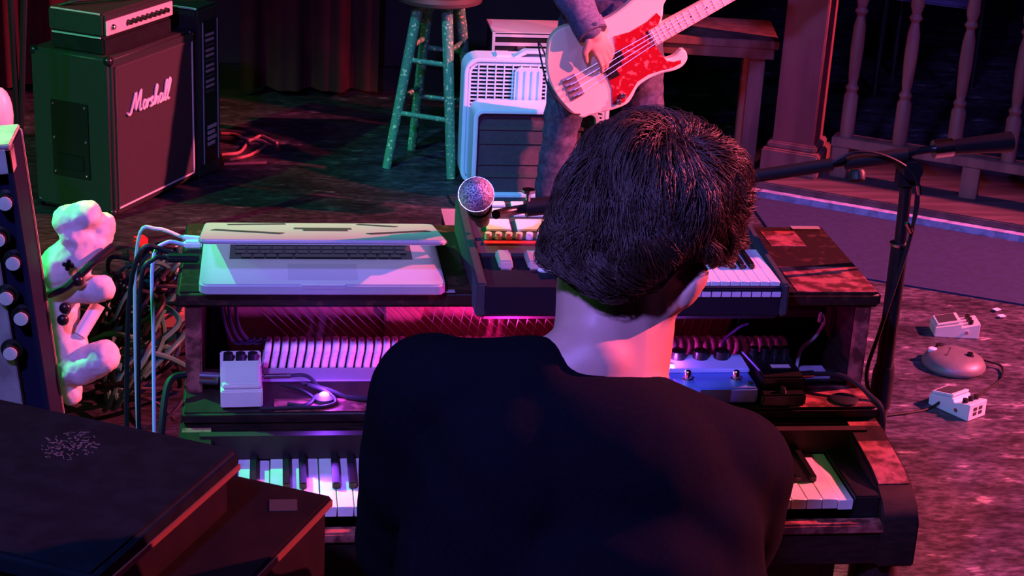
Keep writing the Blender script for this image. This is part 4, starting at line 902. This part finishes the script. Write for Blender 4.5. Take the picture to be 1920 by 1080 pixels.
for i, pts in enumerate(([(232, 690), (275, 700), (300, 660), (290, 600), (250, 560)], [(180, 745), (250, 720), (290, 660), (270, 560), (240, 470)], [(140, 740), (200, 735), (240, 700), (250, 640)])):
    cable('floor_cable', [onz(x, y, .006) for x, y in pts], .005, rubber, ['dark cable curving on the floor in front of the tangle, rightmost', 'long dark cable curving through the tangle beside the toy', 'dark cable under the foot of the toy'][i])
cable('pale_cable', [onz(300, 500, .14), onz(320, 470, .17), onz(345, 462, .15), onz(330, 520, .1), onz(320, 600, .006)], .004, MATS['pale_green_cable'], 'pale green cable arching over the tangle')
tag(MB().box(onz(262, 452, .03), (.045, .035, .03), Matrix.Rotation(.5, 3, 'Z')).build('tape_roll', redpl, bev=.006), 'small bright red plastic piece on top of the cable tangle', 'plastic piece')
WD = MB().box(onz(318, 590, .02), (.16, .10, .04), Matrix.Rotation(.1, 3, 'Z')); tag(WD.build('wood_block', mat('salmon_wood', (.55, .30, .22), .6, var=.2), bev=.003), 'pale wooden block on the floor between the tangle and the piano', 'block')

# ------------------------------------------------------------------ foreground case
K = V((-.882, -.213, .90)); e1 = V((-.895, .446, 0)).normalized(); e2 = V((-.446, -.895, 0)).normalized()
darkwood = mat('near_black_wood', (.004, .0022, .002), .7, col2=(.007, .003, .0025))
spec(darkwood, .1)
OR = thing('wooden_case', 'dark lidded wooden cabinet with a scuffed top in the left foreground', 'cabinet', (K.x, K.y, 0), math.atan2(-e2.y, -e2.x)-PI/2)
# local: +y = away from camera, -x = left
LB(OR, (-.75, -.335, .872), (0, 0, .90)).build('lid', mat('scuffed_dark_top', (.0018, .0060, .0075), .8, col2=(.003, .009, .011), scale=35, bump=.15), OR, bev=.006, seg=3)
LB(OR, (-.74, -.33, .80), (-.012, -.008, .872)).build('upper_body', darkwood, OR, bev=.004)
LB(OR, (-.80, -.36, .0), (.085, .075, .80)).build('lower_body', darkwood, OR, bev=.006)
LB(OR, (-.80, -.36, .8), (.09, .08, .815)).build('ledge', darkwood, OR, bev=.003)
LB(OR, (.0002, -.33, .873), (.003, -.004, .880)).build('edge_trim_or_highlight', mat('orange_edge_highlight', (.11, .03, .012), .6), OR)  # orange highlight along the lid edge, put in as a coloured strip
LB(OR, (.0905, -.355, .803), (.0925, .075, .812)).build('edge_trim_or_highlight', MATS['orange_edge_highlight'], OR)  # the same orange highlight painted along the ledge edge
spec(MATS['scuffed_dark_top'], .06)
sc2 = onz(130, 835, .9003); bd = MB(); rr = random.Random(9)
for i in range(90):
    a_ = rr.uniform(0, 2*PI); r_ = math.sqrt(rr.random()); c = sc2+V((math.cos(a_)*r_*.034, math.sin(a_)*r_*.042, 0))
    bd.box(c, (rr.uniform(.002, .010), rr.uniform(.001, .003), .0003), Matrix.Rotation(rr.uniform(0, 3), 3, 'Z'))
tag(bd.build('scuff_mark', mat('grey_scuff', (.030, .045, .050), .8), OR), kind='stuff')
tag(MB().box(P(OR, .045, .03, .8155), (.035, .03, .0012)).build('worn_spot', mat('grey_spot', (.012, .018, .014), .8), OR), 'pale worn spot')
